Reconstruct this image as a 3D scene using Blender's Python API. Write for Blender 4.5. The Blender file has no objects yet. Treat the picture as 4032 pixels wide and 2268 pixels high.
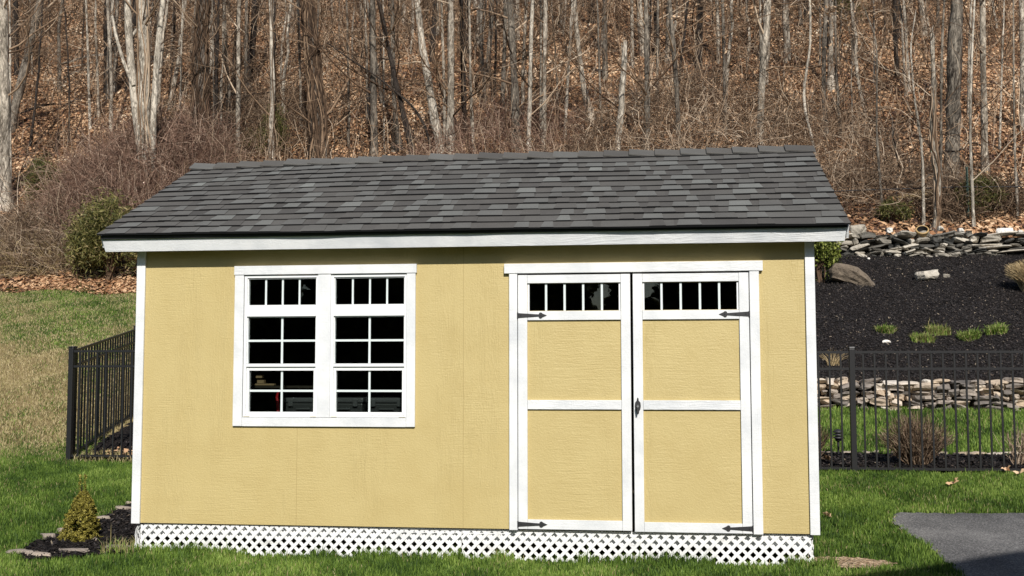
import bpy, math, random
import numpy as np
from mathutils import Matrix, Vector
random.seed(7); RS=np.random.RandomState(11)
scene=bpy.context.scene
COL=scene.collection

# ------------------------------------------------------------------ camera
CAM=np.array([3.7516,-7.7655,1.132]); YAW,PIT,ROL,FPX=-.1228,.0722,-.0012,4327.07
_F=np.array([math.sin(YAW)*math.cos(PIT),math.cos(YAW)*math.cos(PIT),math.sin(PIT)])
_R=np.array([math.cos(YAW),-math.sin(YAW),0.]); _U=np.cross(_R,_F)
CR=_R*math.cos(ROL)+_U*math.sin(ROL); CU=-_R*math.sin(ROL)+_U*math.cos(ROL)
cd=bpy.data.cameras.new('camera'); cam=bpy.data.objects.new('camera',cd); COL.objects.link(cam)
M=Matrix.Identity(4)
for i in range(3):
    M[i][0]=CR[i]; M[i][1]=CU[i]; M[i][2]=-_F[i]; M[i][3]=CAM[i]
cam.matrix_world=M
cd.sensor_width=36; cd.lens=36*FPX/4032; cd.clip_start=.05; cd.clip_end=600
scene.camera=cam
def ray(px,py): return _F+CR*(px-2016)/FPX-CU*(py-1134)/FPX
def proj(P):
    d=np.asarray(P)-CAM; z=d@_F
    return 2016+FPX*(d@CR)/z, 1134-FPX*(d@CU)/z

# ------------------------------------------------------------------ terrain
LY=[-60,-8,0,3.5,6.25,17.7,19,30,56,75,130]; LZ=[-.9,-.34,-.225,.10,.45,3.02,3.5,9.4,24.0,35,48]
RY=[-60,-8,0,3.55,5.1,8.42,8.60,17.0,17.25,30,56,75,130]; RZ=[-.9,-.34,-.225,.09,.14,.53,.98,3.60,4.05,9.9,24.0,35,48]
def H(x,y):
    x=np.asarray(x,float); y=np.asarray(y,float)
    l=np.interp(y,LY,LZ); r=np.interp(y,RY,RZ)
    s=np.clip((x-.2)/3.2,0,1); s=s*s*(3-2*s)
    z=l*(1-s)+r*s
    a=np.clip((y-18)/8,0,1)
    z=z+a*(.22*np.sin(x*.5+y*.21)+.16*np.sin(x*.9-y*.6+1.3)+.07*np.sin(x*2.3+y*1.7)+.05*np.sin(x*4.1-y*3.3))
    b=np.clip((y-4)/4,0,1)*(1-a)*np.clip((-x-1)/2,0,1)
    z=z+b*(.05*np.sin(x*1.1+y*.8)+.03*np.sin(x*2.7-y*1.9))
    c=np.clip((y-9)/2,0,1)*np.clip((16.8-y)/1,0,1)*s
    z=z+c*(.04*np.sin(x*2.1+y*1.7)+.025*np.sin(x*4.3-y*3.1))
    z=z+.006*np.sin(x*5.3+y*2)+.005*np.sin(x*3.1-y*6.1)
    return z
def ground_hit(px,py):
    d=ray(px,py); t=5.
    for _ in range(4000):
        p=CAM+d*t
        if p[2]<float(H(p[0],p[1])): return p
        t+=.02+t*.0006
    return p

# ------------------------------------------------------------------ object helpers
def link(o,parent=None):
    COL.objects.link(o)
    if parent is not None: o.parent=parent
    return o
def tag(o,label=None,cat=None,group=None,kind=None):
    if label: o['label']=label
    if cat: o['category']=cat
    if group: o['group']=group
    if kind: o['kind']=kind
    return o
def empty(name,loc=(0,0,0)):
    o=bpy.data.objects.new(name,None); o.location=loc; o.empty_display_size=.2; return link(o)
def npmesh(name,V,F,mat,parent=None,tone=None,smooth=False):
    V=np.asarray(V,np.float32); F=np.asarray(F,np.int32)
    me=bpy.data.meshes.new(name)
    n=F.shape[1]
    me.vertices.add(len(V)); me.vertices.foreach_set('co',V.ravel())
    me.loops.add(F.size); me.loops.foreach_set('vertex_index',F.ravel())
    me.polygons.add(len(F)); me.polygons.foreach_set('loop_start',np.arange(0,F.size,n,dtype=np.int32))
    me.polygons.foreach_set('loop_total',np.full(len(F),n,np.int32))
    if smooth: me.polygons.foreach_set('use_smooth',np.ones(len(F),bool))
    if tone is not None:
        a=me.attributes.new('tone','FLOAT','POINT'); a.data.foreach_set('value',np.asarray(tone,np.float32))
    me.update(); me.validate(); me.materials.append(mat)
    return link(bpy.data.objects.new(name,me),parent)
class MB:
    def __init__(s): s.v=[]; s.f=[]; s.t=[]
    def add(s,V,F,t=.5):
        b=len(s.v); s.v+= [tuple(map(float,p)) for p in V]; s.f+=[tuple(b+i for i in f) for f in F]; s.t+=[t]*len(V)
    def box(s,x0,x1,y0,y1,z0,z1,t=.5):
        s.add([(x0,y0,z0),(x1,y0,z0),(x1,y1,z0),(x0,y1,z0),(x0,y0,z1),(x1,y0,z1),(x1,y1,z1),(x0,y1,z1)],
              [(0,3,2,1),(4,5,6,7),(0,1,5,4),(1,2,6,5),(2,3,7,6),(3,0,4,7)],t)
    def prism(s,poly,ext,t=.5):
        """poly: list of 3-D points, ext: extrusion vector"""
        n=len(poly); e=np.array(ext); P=[np.array(p,float) for p in poly]
        s.add(P+[p+e for p in P],[tuple(range(n))[::-1],tuple(range(n,2*n))]+[(i,(i+1)%n,n+(i+1)%n,n+i) for i in range(n)],t)
    def cyl(s,a,b,r0,r1=None,n=10,t=.5):
        if r1 is None: r1=r0
        V,F=tubes(np.array([[a,b]],float),np.array([[r0,r1]],float),n,cap=True); s.add(V,F,t)
    def build(s,name,mat,parent=None,bevel=0,smooth=False):
        me=bpy.data.meshes.new(name); me.from_pydata(s.v,[],s.f)
        a=me.attributes.new('tone','FLOAT','POINT'); a.data.foreach_set('value',np.array(s.t,np.float32))
        me.update(); me.materials.append(mat)
        if smooth: me.polygons.foreach_set('use_smooth',np.ones(len(me.polygons),bool))
        o=link(bpy.data.objects.new(name,me),parent)
        if bevel:
            m=o.modifiers.new('b','BEVEL'); m.width=bevel; m.segments=2; m.limit_method='ANGLE'
        return o
def tubes(P,R,n=4,cap=False):
    """P (N,K,3) centre lines, R (N,K) radii -> verts, quad faces"""
    N,K,_=P.shape
    T=np.gradient(P,axis=1); T/=np.linalg.norm(T,axis=2,keepdims=True)+1e-9
    mean=P[:,-1]-P[:,0]; mean=mean/(np.linalg.norm(mean,axis=1,keepdims=True)+1e-9)
    ref=np.where(np.abs(mean[:,2:3])>.8,np.array([[1.,0,0]]),np.array([[0,0,1.]]))
    A=np.cross(T,ref[:,None,:]); A/=np.linalg.norm(A,axis=2,keepdims=True)+1e-9
    B=np.cross(T,A)
    ang=np.arange(n)*2*np.pi/n
    V=P[:,:,None,:]+R[:,:,None,None]*(A[:,:,None,:]*np.cos(ang)[None,None,:,None]+B[:,:,None,:]*np.sin(ang)[None,None,:,None])
    V=V.reshape(-1,3)
    base=(np.arange(N)*K*n)[:,None,None]; k=np.arange(K-1)[None,:,None]*n; j=np.arange(n)[None,None,:]
    j2=(j+1)%n
    F=np.stack([base+k+j,base+k+j2,base+k+n+j2,base+k+n+j],-1).reshape(-1,4)
    if cap and n==4: pass
    if cap:
        F=[tuple(f) for f in F]
        for i in range(N):
            b=i*K*n; F.append(tuple(b+q for q in range(n))[::-1]); F.append(tuple(b+(K-1)*n+q for q in range(n)))
        return [tuple(v) for v in V],F
    return V,F

# ------------------------------------------------------------------ materials
def newmat(name):
    m=bpy.data.materials.new(name); m.use_nodes=True; nt=m.node_tree
    b=nt.nodes['Principled BSDF']; return m,nt,b
def N(nt,t,**k):
    n=nt.nodes.new(t)
    for a,v in k.items():
        if a in n.inputs: n.inputs[a].default_value=v
        else: setattr(n,a,v)
    return n
def ramp(nt,stops,fac):
    r=nt.nodes.new('ShaderNodeValToRGB'); e=r.color_ramp.elements
    while len(e)<len(stops): e.new(.5)
    for q,(p,c) in zip(e,stops): q.position=p; q.color=(*c,1)
    nt.links.new(fac,r.inputs['Fac']); return r.outputs['Color']
def coords(nt,scale=(1,1,1),rot=(0,0,0)):
    tc=nt.nodes.new('ShaderNodeTexCoord'); mp=nt.nodes.new('ShaderNodeMapping')
    mp.inputs['Scale'].default_value=scale; mp.inputs['Rotation'].default_value=rot
    nt.links.new(tc.outputs['Object'],mp.inputs['Vector']); return mp.outputs['Vector']
def noise(nt,vec,scale,detail=4,rough=.55,dist=0):
    n=nt.nodes.new('ShaderNodeTexNoise'); n.inputs['Scale'].default_value=scale; n.inputs['Detail'].default_value=detail
    n.inputs['Roughness'].default_value=rough; n.inputs['Distortion'].default_value=dist
    nt.links.new(vec,n.inputs['Vector']); return n.outputs['Fac']
def math_(nt,op,a,b):
    n=nt.nodes.new('ShaderNodeMath'); n.operation=op
    for i,v in enumerate((a,b)):
        if isinstance(v,(int,float)): n.inputs[i].default_value=v
        else: nt.links.new(v,n.inputs[i])
    return n.outputs[0]
def mixc(nt,fac,a,b,mode='MIX'):
    n=nt.nodes.new('ShaderNodeMix'); n.data_type='RGBA'; n.blend_type=mode
    for idx,v in ((0,fac),(6,a),(7,b)):
        if isinstance(v,(int,float)): n.inputs[idx].default_value=v
        elif isinstance(v,tuple): n.inputs[idx].default_value=(*v,1)
        else: nt.links.new(v,n.inputs[idx])
    return n.outputs[2]
def bump(nt,b,h,strength,dist=.002):
    n=nt.nodes.new('ShaderNodeBump'); n.inputs['Strength'].default_value=strength; n.inputs['Distance'].default_value=dist
    nt.links.new(h,n.inputs['Height']); nt.links.new(n.outputs[0],b.inputs['Normal']); return n
def attr(nt,name='tone'):
    a=nt.nodes.new('ShaderNodeAttribute'); a.attribute_name=name; return a.outputs['Fac']
def plain(name,c,rough=.6,metal=0,spec=.5):
    m,nt,b=newmat(name); b.inputs['Base Color'].default_value=(*c,1); b.inputs['Roughness'].default_value=rough
    b.inputs['Metallic'].default_value=metal; b.inputs['Specular IOR Level'].default_value=spec; return m
def tone_mat(name,stops,rough=.8,spec=.3,nscale=None,namp=.25,bmp=None,bscale=40,translucent=0):
    m,nt,b=newmat(name); c=ramp(nt,stops,attr(nt))
    if nscale:
        v=coords(nt); f=noise(nt,v,nscale,5,.6)
        g=math_(nt,'MULTIPLY_ADD',f,2*namp); nt.nodes[-1].inputs[2].default_value=1-namp
        c=mixc(nt,1.0,c,g,'MULTIPLY')
    if bmp:
        bump(nt,b,noise(nt,coords(nt),bscale,6,.65),bmp[0],bmp[1])
    nt.links.new(c,b.inputs['Base Color']); b.inputs['Roughness'].default_value=rough; b.inputs['Specular IOR Level'].default_value=spec
    if translucent:
        tr=nt.nodes.new('ShaderNodeBsdfTranslucent'); mx=nt.nodes.new('ShaderNodeMixShader'); mx.inputs[0].default_value=translucent
        nt.links.new(c,tr.inputs[0]); nt.links.new(b.outputs[0],mx.inputs[1]); nt.links.new(tr.outputs[0],mx.inputs[2])
        nt.links.new(mx.outputs[0],nt.nodes['Material Output'].inputs[0])
    return m
def woodgrain(name,base,dirt,along,strength=.5,dirtamt=.25):
    """embossed painted wood grain running along axis 'x' or 'z'"""
    m,nt,b=newmat(name)
    sc=(3.2,30,30) if along=='x' else (26,26,2.6)
    v=coords(nt,sc); g=noise(nt,v,1.0,6,.62,1.3)
    # contour-like ridges of the embossed figure
    gg=noise(nt,coords(nt,(16,16,1.3) if along=='z' else (1.2,12,12)),1.0,3,.55,.5)
    s=math_(nt,'SUBTRACT',1.0,math_(nt,'POWER',math_(nt,'ABSOLUTE',math_(nt,'SINE',math_(nt,'MULTIPLY',gg,34.),0),0),.45))
    zn=ramp(nt,[(.50,(0,0,0)),(.58,(1,1,1))],noise(nt,coords(nt,(5,5,.35) if along=='z' else (.35,5,5)),1.0,2,.5)); s=math_(nt,'MULTIPLY',s,zn)
    sc2=(95,95,7) if along=='x' else (7,95,95)
    t=noise(nt,coords(nt,sc2),1.0,3,.6)
    big=noise(nt,coords(nt,(2.6,2.6,1.2)),1.0,4,.6); mask=ramp(nt,[(.42,(0,0,0)),(.60,(1,1,1))],big)
    t=math_(nt,'MULTIPLY',t,mask); inv=math_(nt,'SUBTRACT',1.15,mask)
    h=math_(nt,'ADD',math_(nt,'MULTIPLY',s,.36 if along=='z' else .6),math_(nt,'MULTIPLY',t,.9))
    h=math_(nt,'ADD',h,math_(nt,'MULTIPLY',noise(nt,coords(nt),75,4,.65),.9))
    bump(nt,b,h,strength,.0032)
    d=noise(nt,coords(nt,(1,1,1)),3.5,5,.6); dd=ramp(nt,[(.4,base),(.75,dirt)],d)
    fine=noise(nt,v,3.0,4,.6); c=mixc(nt,math_(nt,'MULTIPLY',fine,dirtamt),dd,dirt)
    nt.links.new(c,b.inputs['Base Color']); b.inputs['Roughness'].default_value=.5; b.inputs['Specular IOR Level'].default_value=.35
    return m
WHITE=(.80,.805,.80); WHITE_D=(.56,.58,.60)
M_side=woodgrain('yellow_siding_paint',(.515,.412,.186),(.475,.372,.160),'z',1.0,.12)
M_wx=woodgrain('white_board_paint_long',WHITE,WHITE_D,'x',.7,.5)
M_wz=woodgrain('white_board_paint_upright',WHITE,WHITE_D,'z',.6,.35)
M_vinyl=plain('white_vinyl',(.80,.81,.81),.35)
M_lat,_nt,_b=newmat('white_lattice_plastic'); _f=noise(_nt,coords(_nt,(1,1,2.5)),3.2,6,.65)
_nt.links.new(ramp(_nt,[(.38,(.82,.82,.815)),(.60,(.74,.74,.73)),(.74,(.50,.49,.46))],_f),_b.inputs['Base Color']); _b.inputs['Roughness'].default_value=.45
M_grille=plain('pale_grille',(.66,.72,.71),.4)
M_iron=plain('black_iron',(.02,.02,.022),.55)
M_steel=plain('brushed_steel',(.5,.5,.5),.35,.9)
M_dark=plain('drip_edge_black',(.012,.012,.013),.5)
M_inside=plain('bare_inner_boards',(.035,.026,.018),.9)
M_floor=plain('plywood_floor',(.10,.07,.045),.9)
def glassmat(name,tint):
    m,nt,b=newmat(name); nt.nodes.remove(b)
    t=nt.nodes.new('ShaderNodeBsdfTransparent'); t.inputs[0].default_value=(*tint,1)
    g=nt.nodes.new('ShaderNodeBsdfGlossy'); g.inputs['Roughness'].default_value=.01; g.inputs[0].default_value=(.9,.93,.95,1)
    f=nt.nodes.new('ShaderNodeFresnel'); f.inputs[0].default_value=1.5
    wv=coords(nt,(5,5,5)); bp=nt.nodes.new('ShaderNodeBump'); bp.inputs['Strength'].default_value=.03; bp.inputs['Distance'].default_value=.02
    nt.links.new(noise(nt,wv,1.0,2,.5),bp.inputs['Height']); nt.links.new(bp.outputs[0],g.inputs['Normal'])
    mx=nt.nodes.new('ShaderNodeMixShader'); nt.links.new(f.outputs[0],mx.inputs[0]); nt.links.new(t.outputs[0],mx.inputs[1]); nt.links.new(g.outputs[0],mx.inputs[2])
    nt.links.new(mx.outputs[0],nt.nodes['Material Output'].inputs[0]); return m
M_glass=glassmat('window_glass',(.74,.78,.76))

GRASS=[(0,(.028,.062,.010)),(.3,(.098,.172,.024)),(.55,(.200,.300,.050)),(.68,(.32,.42,.10)),(.74,(.27,.25,.085)),(.85,(.40,.32,.16)),(1,(.56,.47,.27))]
M_grass=tone_mat('grass_blades',GRASS,.6,.3,translucent=.28)
M_lawn=tone_mat('lawn_soil_and_thatch',[(0,(.035,.06,.012)),(.5,(.06,.085,.02)),(.8,(.17,.13,.06)),(1,(.24,.18,.09))],.95,.1,nscale=30,namp=.5,bmp=(.8,.02),bscale=45)
def groundmat(name,stops,scale,bs,bd):
    m,nt,b=newmat(name); v=coords(nt)
    f=noise(nt,v,scale,8,.72,.6); vo=nt.nodes.new('ShaderNodeTexVoronoi'); vo.inputs['Scale'].default_value=scale*1.6; nt.links.new(v,vo.inputs['Vector'])
    sep=nt.nodes.new('ShaderNodeSeparateColor'); nt.links.new(vo.outputs['Color'],sep.inputs[0])
    g=math_(nt,'ADD',math_(nt,'MULTIPLY',f,.62),math_(nt,'MULTIPLY',sep.outputs[0],.38))
    nt.links.new(ramp(nt,stops,g),b.inputs['Base Color']); b.inputs['Roughness'].default_value=.95; b.inputs['Specular IOR Level'].default_value=.1
    bump(nt,b,math_(nt,'ADD',f,vo.outputs['Distance']),bs,bd); return m
M_litter=groundmat('leaf_litter',[(.36,(.035,.02,.012)),(.47,(.17,.088,.046)),(.58,(.36,.20,.105)),(.7,(.54,.34,.19))],9,1,.08)
M_leaf=tone_mat('fallen_leaves',[(0,(.06,.03,.02)),(.25,(.29,.14,.065)),(.6,(.53,.33,.185)),(.88,(.70,.49,.31)),(1,(.82,.68,.50))],.7,.3)
M_mulch=groundmat('black_mulch',[(.3,(.006,.005,.005)),(.5,(.021,.018,.017)),(.66,(.042,.034,.031)),(.8,(.09,.07,.055))],38,1,.03)
M_chip=tone_mat('mulch_chips',[(0,(.006,.006,.006)),(.6,(.026,.022,.022)),(.92,(.05,.042,.038)),(.98,(.12,.09,.07)),(1,(.34,.28,.2))],.8,.3)
def asphalt():
    m,nt,b=newmat('asphalt'); v=coords(nt); f=noise(nt,v,75,5,.8); g=noise(nt,v,1.5,4,.6)
    h=math_(nt,'ADD',math_(nt,'MULTIPLY',f,.75),math_(nt,'MULTIPLY',g,.25))
    nt.links.new(ramp(nt,[(.40,(.035,.035,.037)),(.5,(.105,.102,.101)),(.62,(.30,.29,.28))],h),b.inputs['Base Color'])
    b.inputs['Roughness'].default_value=.9; bump(nt,b,f,.8,.006); return m
M_asph=asphalt()
STONE=[(0,(.07,.065,.06)),(.25,(.22,.19,.165)),(.5,(.36,.30,.245)),(.7,(.47,.36,.25)),(.85,(.58,.51,.43)),(1,(.78,.73,.66))]
M_stone=tone_mat('fieldstone',STONE,.85,.3,nscale=14,namp=.55,bmp=(.9,.02),bscale=22)
M_dstone=tone_mat('dark_fieldstone',[(0,(.04,.04,.037)),(.3,(.17,.155,.13)),(.6,(.34,.305,.25)),(.85,(.54,.49,.41)),(1,(.78,.75,.70))],.85,.3,nscale=12,namp=.65,bmp=(1,.03),bscale=18)
M_earth=plain('wall_core_earth',(.02,.016,.012),1)
def bark(name,pale,dark,cut=.52):
    m,nt,b=newmat(name); v=coords(nt,(9,9,2.6)); f=noise(nt,v,1.3,8,.74,1.2); g=noise(nt,coords(nt,(1,1,.5)),1.1,4,.6)
    h=math_(nt,'ADD',math_(nt,'MULTIPLY',f,.7),math_(nt,'MULTIPLY',g,.3))
    nt.links.new(ramp(nt,[(cut-.09,dark),(cut,tuple((a+c)/2.2 for a,c in zip(pale,dark))),(cut+.07,pale)],h),b.inputs['Base Color'])
    b.inputs['Roughness'].default_value=.9; b.inputs['Specular IOR Level'].default_value=.2
    bump(nt,b,f,1,.05); return m
BARK={'pale':bark('pale_bark',(.62,.545,.445),(.075,.06,.045),.50),'white':bark('white_bark',(.68,.61,.51),(.10,.083,.063),.49),
      'grey':bark('grey_bark',(.33,.285,.23),(.045,.037,.03),.51),'dark':bark('dark_bark',(.06,.048,.04),(.010,.008,.007),.50),
      'shaggy':bark('shaggy_bark',(.30,.25,.205),(.03,.025,.02),.52)}
TW=[(0,(.020,.013,.009)),(.4,(.105,.066,.041)),(.7,(.29,.20,.13)),(1,(.60,.48,.355))]
M_twig=tone_mat('bare_twigs',TW,.85,.2)
M_bramble=tone_mat('bramble_canes',[(0,(.026,.014,.010)),(.4,(.14,.078,.055)),(.7,(.31,.195,.14)),(1,(.58,.44,.33))],.85,.2)
M_ever=tone_mat('evergreen_leaves',[(0,(.03,.035,.010)),(.5,(.095,.10,.026)),(1,(.20,.175,.06))],.6,.3,translucent=.15)
M_jun=tone_mat('juniper_sprays',[(0,(.04,.045,.012)),(.45,(.12,.12,.032)),(.8,(.24,.21,.07)),(1,(.38,.30,.15))],.6,.3,translucent=.2)
M_spruce=tone_mat('golden_spruce_needles',[(0,(.07,.065,.010)),(.5,(.23,.20,.032)),(1,(.40,.34,.08))],.6,.3,translucent=.15)
M_box=tone_mat('bright_green_leaves',[(0,(.05,.07,.012)),(.5,(.15,.18,.03)),(1,(.30,.32,.08))],.55,.3,translucent=.2)
M_straw=tone_mat('dry_straw',[(0,(.16,.11,.05)),(.5,(.38,.28,.14)),(1,(.62,.48,.28))],.8,.2)
M_beech=tone_mat('dry_beech_leaves',[(0,(.25,.15,.08)),(.5,(.45,.30,.18)),(1,(.62,.46,.32))],.8,.2)
M_clay=plain('glazed_clay',(.42,.28,.12),.45)
M_fence=plain('black_powder_coat',(.014,.014,.015),.38)
M_soilpatch=groundmat('bare_sandy_soil',[(.3,(.25,.17,.10)),(.5,(.42,.30,.19)),(.75,(.6,.46,.32))],30,1,.02)

# ------------------------------------------------------------------ ground sheets
def axis(segs):
    a=[]
    for s,e,d in segs: a+=list(np.arange(s,e,d))
    return np.array(sorted(set(np.round(a,4))))
XS=axis([(-120,-30,8),(-30,-14,1.),(-14,12,.16),(12,30,1.),(30,130,8)])
YS=np.array(sorted(set(np.round(list(axis([(-60,-12,4),(-12,-3,.5),(-3,19.2,.16),(19.2,60,.4),(60,132,4)]))+[8.42,8.6,17.0,17.25,18.0],4))))
GX,GY=np.meshgrid(XS,YS,indexing='ij'); GZ=H(GX,GY)
GV=np.stack([GX,GY,GZ],-1)
cx=(GX[:-1,:-1]+GX[1:,1:])/2; cy=(GY[:-1,:-1]+GY[1:,1:])/2
def pseudo(x,y):   # smooth patchiness in 0..1
    return .5+.25*np.sin(x*1.3+y*.7+np.sin(y*1.1))+.15*np.sin(x*3.1-y*2.3+1)+.1*np.sin(x*6.3+y*5.1)
def leaf_edge(x): return 17.75+.35*np.sin(x*1.7)+.2*np.sin(x*4.1)
bank=(cx>3.2)&(cy>8.5)&(cy<17.1)
forest=(cy>17.75)|((cx>3.2)&(cy>=17.1))
zone=np.where(forest,1,np.where(bank,2,0))
def sub(name,mask,mat,label=None,tonef=None):
    nx,ny=len(XS),len(YS); I,J=np.nonzero(mask)
    a=I*ny+J; F=np.stack([a,a+ny,a+ny+1,a+1],1)
    u,inv=np.unique(F,return_inverse=True); V=GV.reshape(-1,3)[u]
    o=npmesh(name,V,inv.reshape(F.shape),mat,None,None if tonef is None else tonef(V[:,0],V[:,1]),True)
    return tag(o,label,kind='structure')
def dryness(x,y):
    """how much dormant straw the lawn shows: the band of dormant turf up the left slope"""
    d=np.interp(y,[-10,3.3,4.3,5.2,9.8,12,18],[.025,.03,.55,.98,.95,.56,.42])
    d=np.where(x>0,.025,d)
    return np.clip(d+(pseudo(x*1.2,y*1.1)-.5)*.6*(y>2.6)*(x<0)+(pseudo(x*2.2,y*2.1)-.5)*.08,0,1)
sub('lawn',zone==0,M_lawn,'lawn around the shed, dormant and straw coloured up the left slope',lambda x,y:dryness(x,y))
sub('hillside',zone==1,M_litter,'wooded hillside covered with fallen brown leaves')
sub('mulch_bank',zone==2,M_mulch,'sloping bank of black mulch between the two stone walls')
def inside(poly,x,y):
    r=np.zeros(np.shape(x),bool); n=len(poly)
    for i in range(n):
        x0,y0=poly[i]; x1,y1=poly[(i+1)%n]
        c=((y0>y)!=(y1>y)); 
        with np.errstate(divide='ignore',invalid='ignore'):
            r^= c&(x<(x1-x0)*(y-y0)/(y1-y0+1e-12)+x0)
    return r
def sheet(name,poly,mat,off,res,label,rough=0.0,kind='structure'):
    P=np.array(poly); x=np.arange(P[:,0].min()-res,P[:,0].max()+res,res); y=np.arange(P[:,1].min()-res,P[:,1].max()+res,res)
    X,Y=np.meshgrid(x,y,indexing='ij'); c=inside(poly,X[:-1,:-1]+res/2,Y[:-1,:-1]+res/2)
    Z=H(X,Y)+off+(RS.rand(*X.shape)-.3)*rough
    I,J=np.nonzero(c); ny=len(y); a=I*ny+J; F=np.stack([a,a+ny,a+ny+1,a+1],1)
    u,inv=np.unique(F,return_inverse=True); V=np.stack([X,Y,Z],-1).reshape(-1,3)[u]
    return tag(npmesh(name,V,inv.reshape(F.shape),mat,smooth=True),label,kind=kind)
def G(px,py):
    p=ground_hit(px,py); return (p[0],p[1])
def rag(P,a=.014):
    o=[]
    for i in range(len(P)):
        p,q=np.array(P[i]),np.array(P[(i+1)%len(P)]); n=max(1,int(np.linalg.norm(q-p)/.06))
        for k in range(n): o.append(tuple(p+(q-p)*k/n+a*RS.randn(2)))
    return o
drive=[G(3503,2041),G(3542,2022),G(3780,2025),G(4032,2027),(10,1.75),(14,1.7),(14,-6.2),(4.95,-6.2),(5.2,-3.5),(5.55,-1.2),G(3772,2252),G(3749,2238),G(3659,2161),G(3599,2119),G(3527,2071)]
drive=rag(drive)
sheet('driveway',drive,M_asph,.008,.02,'dark asphalt driveway corner right of the shed')
bedL=[G(70,2185),G(105,2160),G(236,2111),G(376,2054),G(470,2010),G(545,1975),(.06,1.4),(.06,.02),G(548,2186),G(430,2192),G(262,2204),G(160,2212),G(85,2214)]
sheet('mulch_bed',bedL,M_mulch,.015,.035,'small black mulch bed holding the spruce, left of the lattice',.02)
bedB=[(-2.44,3.60),G(336,1806),G(400,1742),G(470,1702),G(548,1660),(-2.4,7.6),(2.2,7.3),(3.5,5.1),(3.5,3.62)]
sheet('mulch_bed',bedB,M_mulch,.02,.05,'black mulch bed behind the fence at the left rear of the shed',.03)
stripR=[(3.5,3.60),(12,3.60),(12,5.15),(8.6,5.05),(7.2,5.12),(6.4,5.05),(5.6,5.2),(4.6,5.1),(3.5,5.1)]
sheet('mulch_bed',stripR,M_mulch,.02,.045,'black mulch strip along the inside of the right fence',.03)
patch=[(5.08+.30*math.cos(a)*(1+.25*math.sin(3*a)),.07+.16*math.sin(a)*(1+.2*math.cos(2*a))) for a in np.linspace(0,6.28,20)[:-1]]
sheet('bare_soil_patch',patch,M_soilpatch,.012,.02,'small sandy bare patch in the grass by the right shed corner',.01)

def scatter_tris(n,fx,fy,size,mat,name,label,tonef=None,lift=.01,kind='stuff',flat=.6,aspect=1.7,tilt=1.0):
    x,y=fx,fy; n=len(x); z=H(x,y)+lift*RS.rand(n)*3
    a=RS.rand(n)*6.283; s=size*(.5+RS.rand(n)); u=np.stack([np.cos(a),np.sin(a),(RS.rand(n)-.5)*tilt],1); w=np.stack([-np.sin(a),np.cos(a),(RS.rand(n)-.5)*tilt*1.4],1)
    # follow slope roughly
    e=.05; gy=(H(x,y+e)-H(x,y-e))/(2*e); u[:,2]+=u[:,1]*gy; w[:,2]+=w[:,1]*gy
    c=np.stack([x,y,z],1); u*=s[:,None]; w*=(s/aspect)[:,None]
    V=np.stack([c-u,c+w*.9+(RS.rand(n,1)-.5)*u*.5,c+u,c-w],1).reshape(-1,3)
    F=np.arange(4*n).reshape(n,4); t=RS.rand(n) if tonef is None else tonef(x,y)
    return tag(npmesh(name,V,F,mat,tone=np.repeat(t,4)),label,kind=kind)

# ------------------------------------------------------------------ grass
def blades(n,x,y,h,w,tone,name,label,z0=None,lean=.5):
    n=len(x); z=(H(x,y) if z0 is None else z0)-.005
    hh=h*(.5+.75*RS.rand(n))*(.72+.5*pseudo(x*7.1+3,y*6.3))*np.where(RS.rand(n)<.012,1.7,1); a=RS.rand(n)*6.283; l=lean*RS.rand(n)*hh
    d=np.stack([np.cos(a),np.sin(a),0*a],1); b=RS.rand(n)*6.283; side=np.stack([np.cos(b),np.sin(b),0*b],1)*(w*(.7+.6*RS.rand(n)))[:,None]*.5
    c=np.stack([x,y,z],1); up=np.array([0,0,1.])
    m=c+d*(l*.35)[:,None]+up*(hh*.6)[:,None]; t=c+d*l[:,None]+up*(hh*(.98-.25*(l/hh)))[:,None]
    V=np.stack([c-side,c+side,m+side*.75,m-side*.75,t],1).reshape(-1,3)
    b0=np.arange(n)*5; F=np.concatenate([np.stack([b0,b0+1,b0+2],1),np.stack([b0,b0+2,b0+3],1),np.stack([b0+3,b0+2,b0+4],1)])
    return tag(npmesh(name,V,F,M_grass,tone=np.repeat(tone,5)),label,kind='stuff')
def pick(n,x0,x1,y0,y1): return x0+(x1-x0)*RS.rand(n),y0+(y1-y0)*RS.rand(n)
def gtone(x,y):
    dry=dryness(x,y); r=RS.rand(len(x)); g=np.clip(.05+.55*RS.rand(len(x))+.42*(pseudo(x*2.3,y*2.7)-.5)+.2*(pseudo(x*9.3,y*8.7)-.5),0,.66)
    return np.where(r<dry,.76+.22*RS.rand(len(x)),g)
def keep(x,y):
    k=~((x>-.0)&(x<4.9)&(y>.03)&(y<3.1))
    for p in (drive,bedL,bedB,stripR,patch):
        k&=~inside(p,x+.02*np.sin(y*40)+.015*np.sin(y*97),y+.015*np.sin(x*60))
    return k
parts=[pick(200000,-3.6,8.6,-1.9,.03),pick(120000,4.75,8.6,0,3.62),pick(180000,-4.6,.1,0,4.3)]
x=np.concatenate([p[0] for p in parts]); y=np.concatenate([p[1] for p in parts]); k=keep(x,y); x=x[k]; y=y[k]
blades(0,x,y,.046,.0052,gtone(x,y),'lawn_grass','short green lawn grass around the shed and the driveway')
x,y=pick(9000,-.05,5.0,-.07,.06); k=(pseudo(x*3,y)>.42)
blades(0,x[k],y[k],.085,.005,gtone(x[k],y[k]),'grass_fringe','longer grass blades growing up against the white lattice')
x,y=pick(60000,4.6,10,5.0,8.5); k=keep(x,y); x=x[k]; y=y[k]
blades(0,x,y,.075,.010,gtone(x,y),'lawn_grass','green grass between the fence and the lower stone wall')
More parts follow.
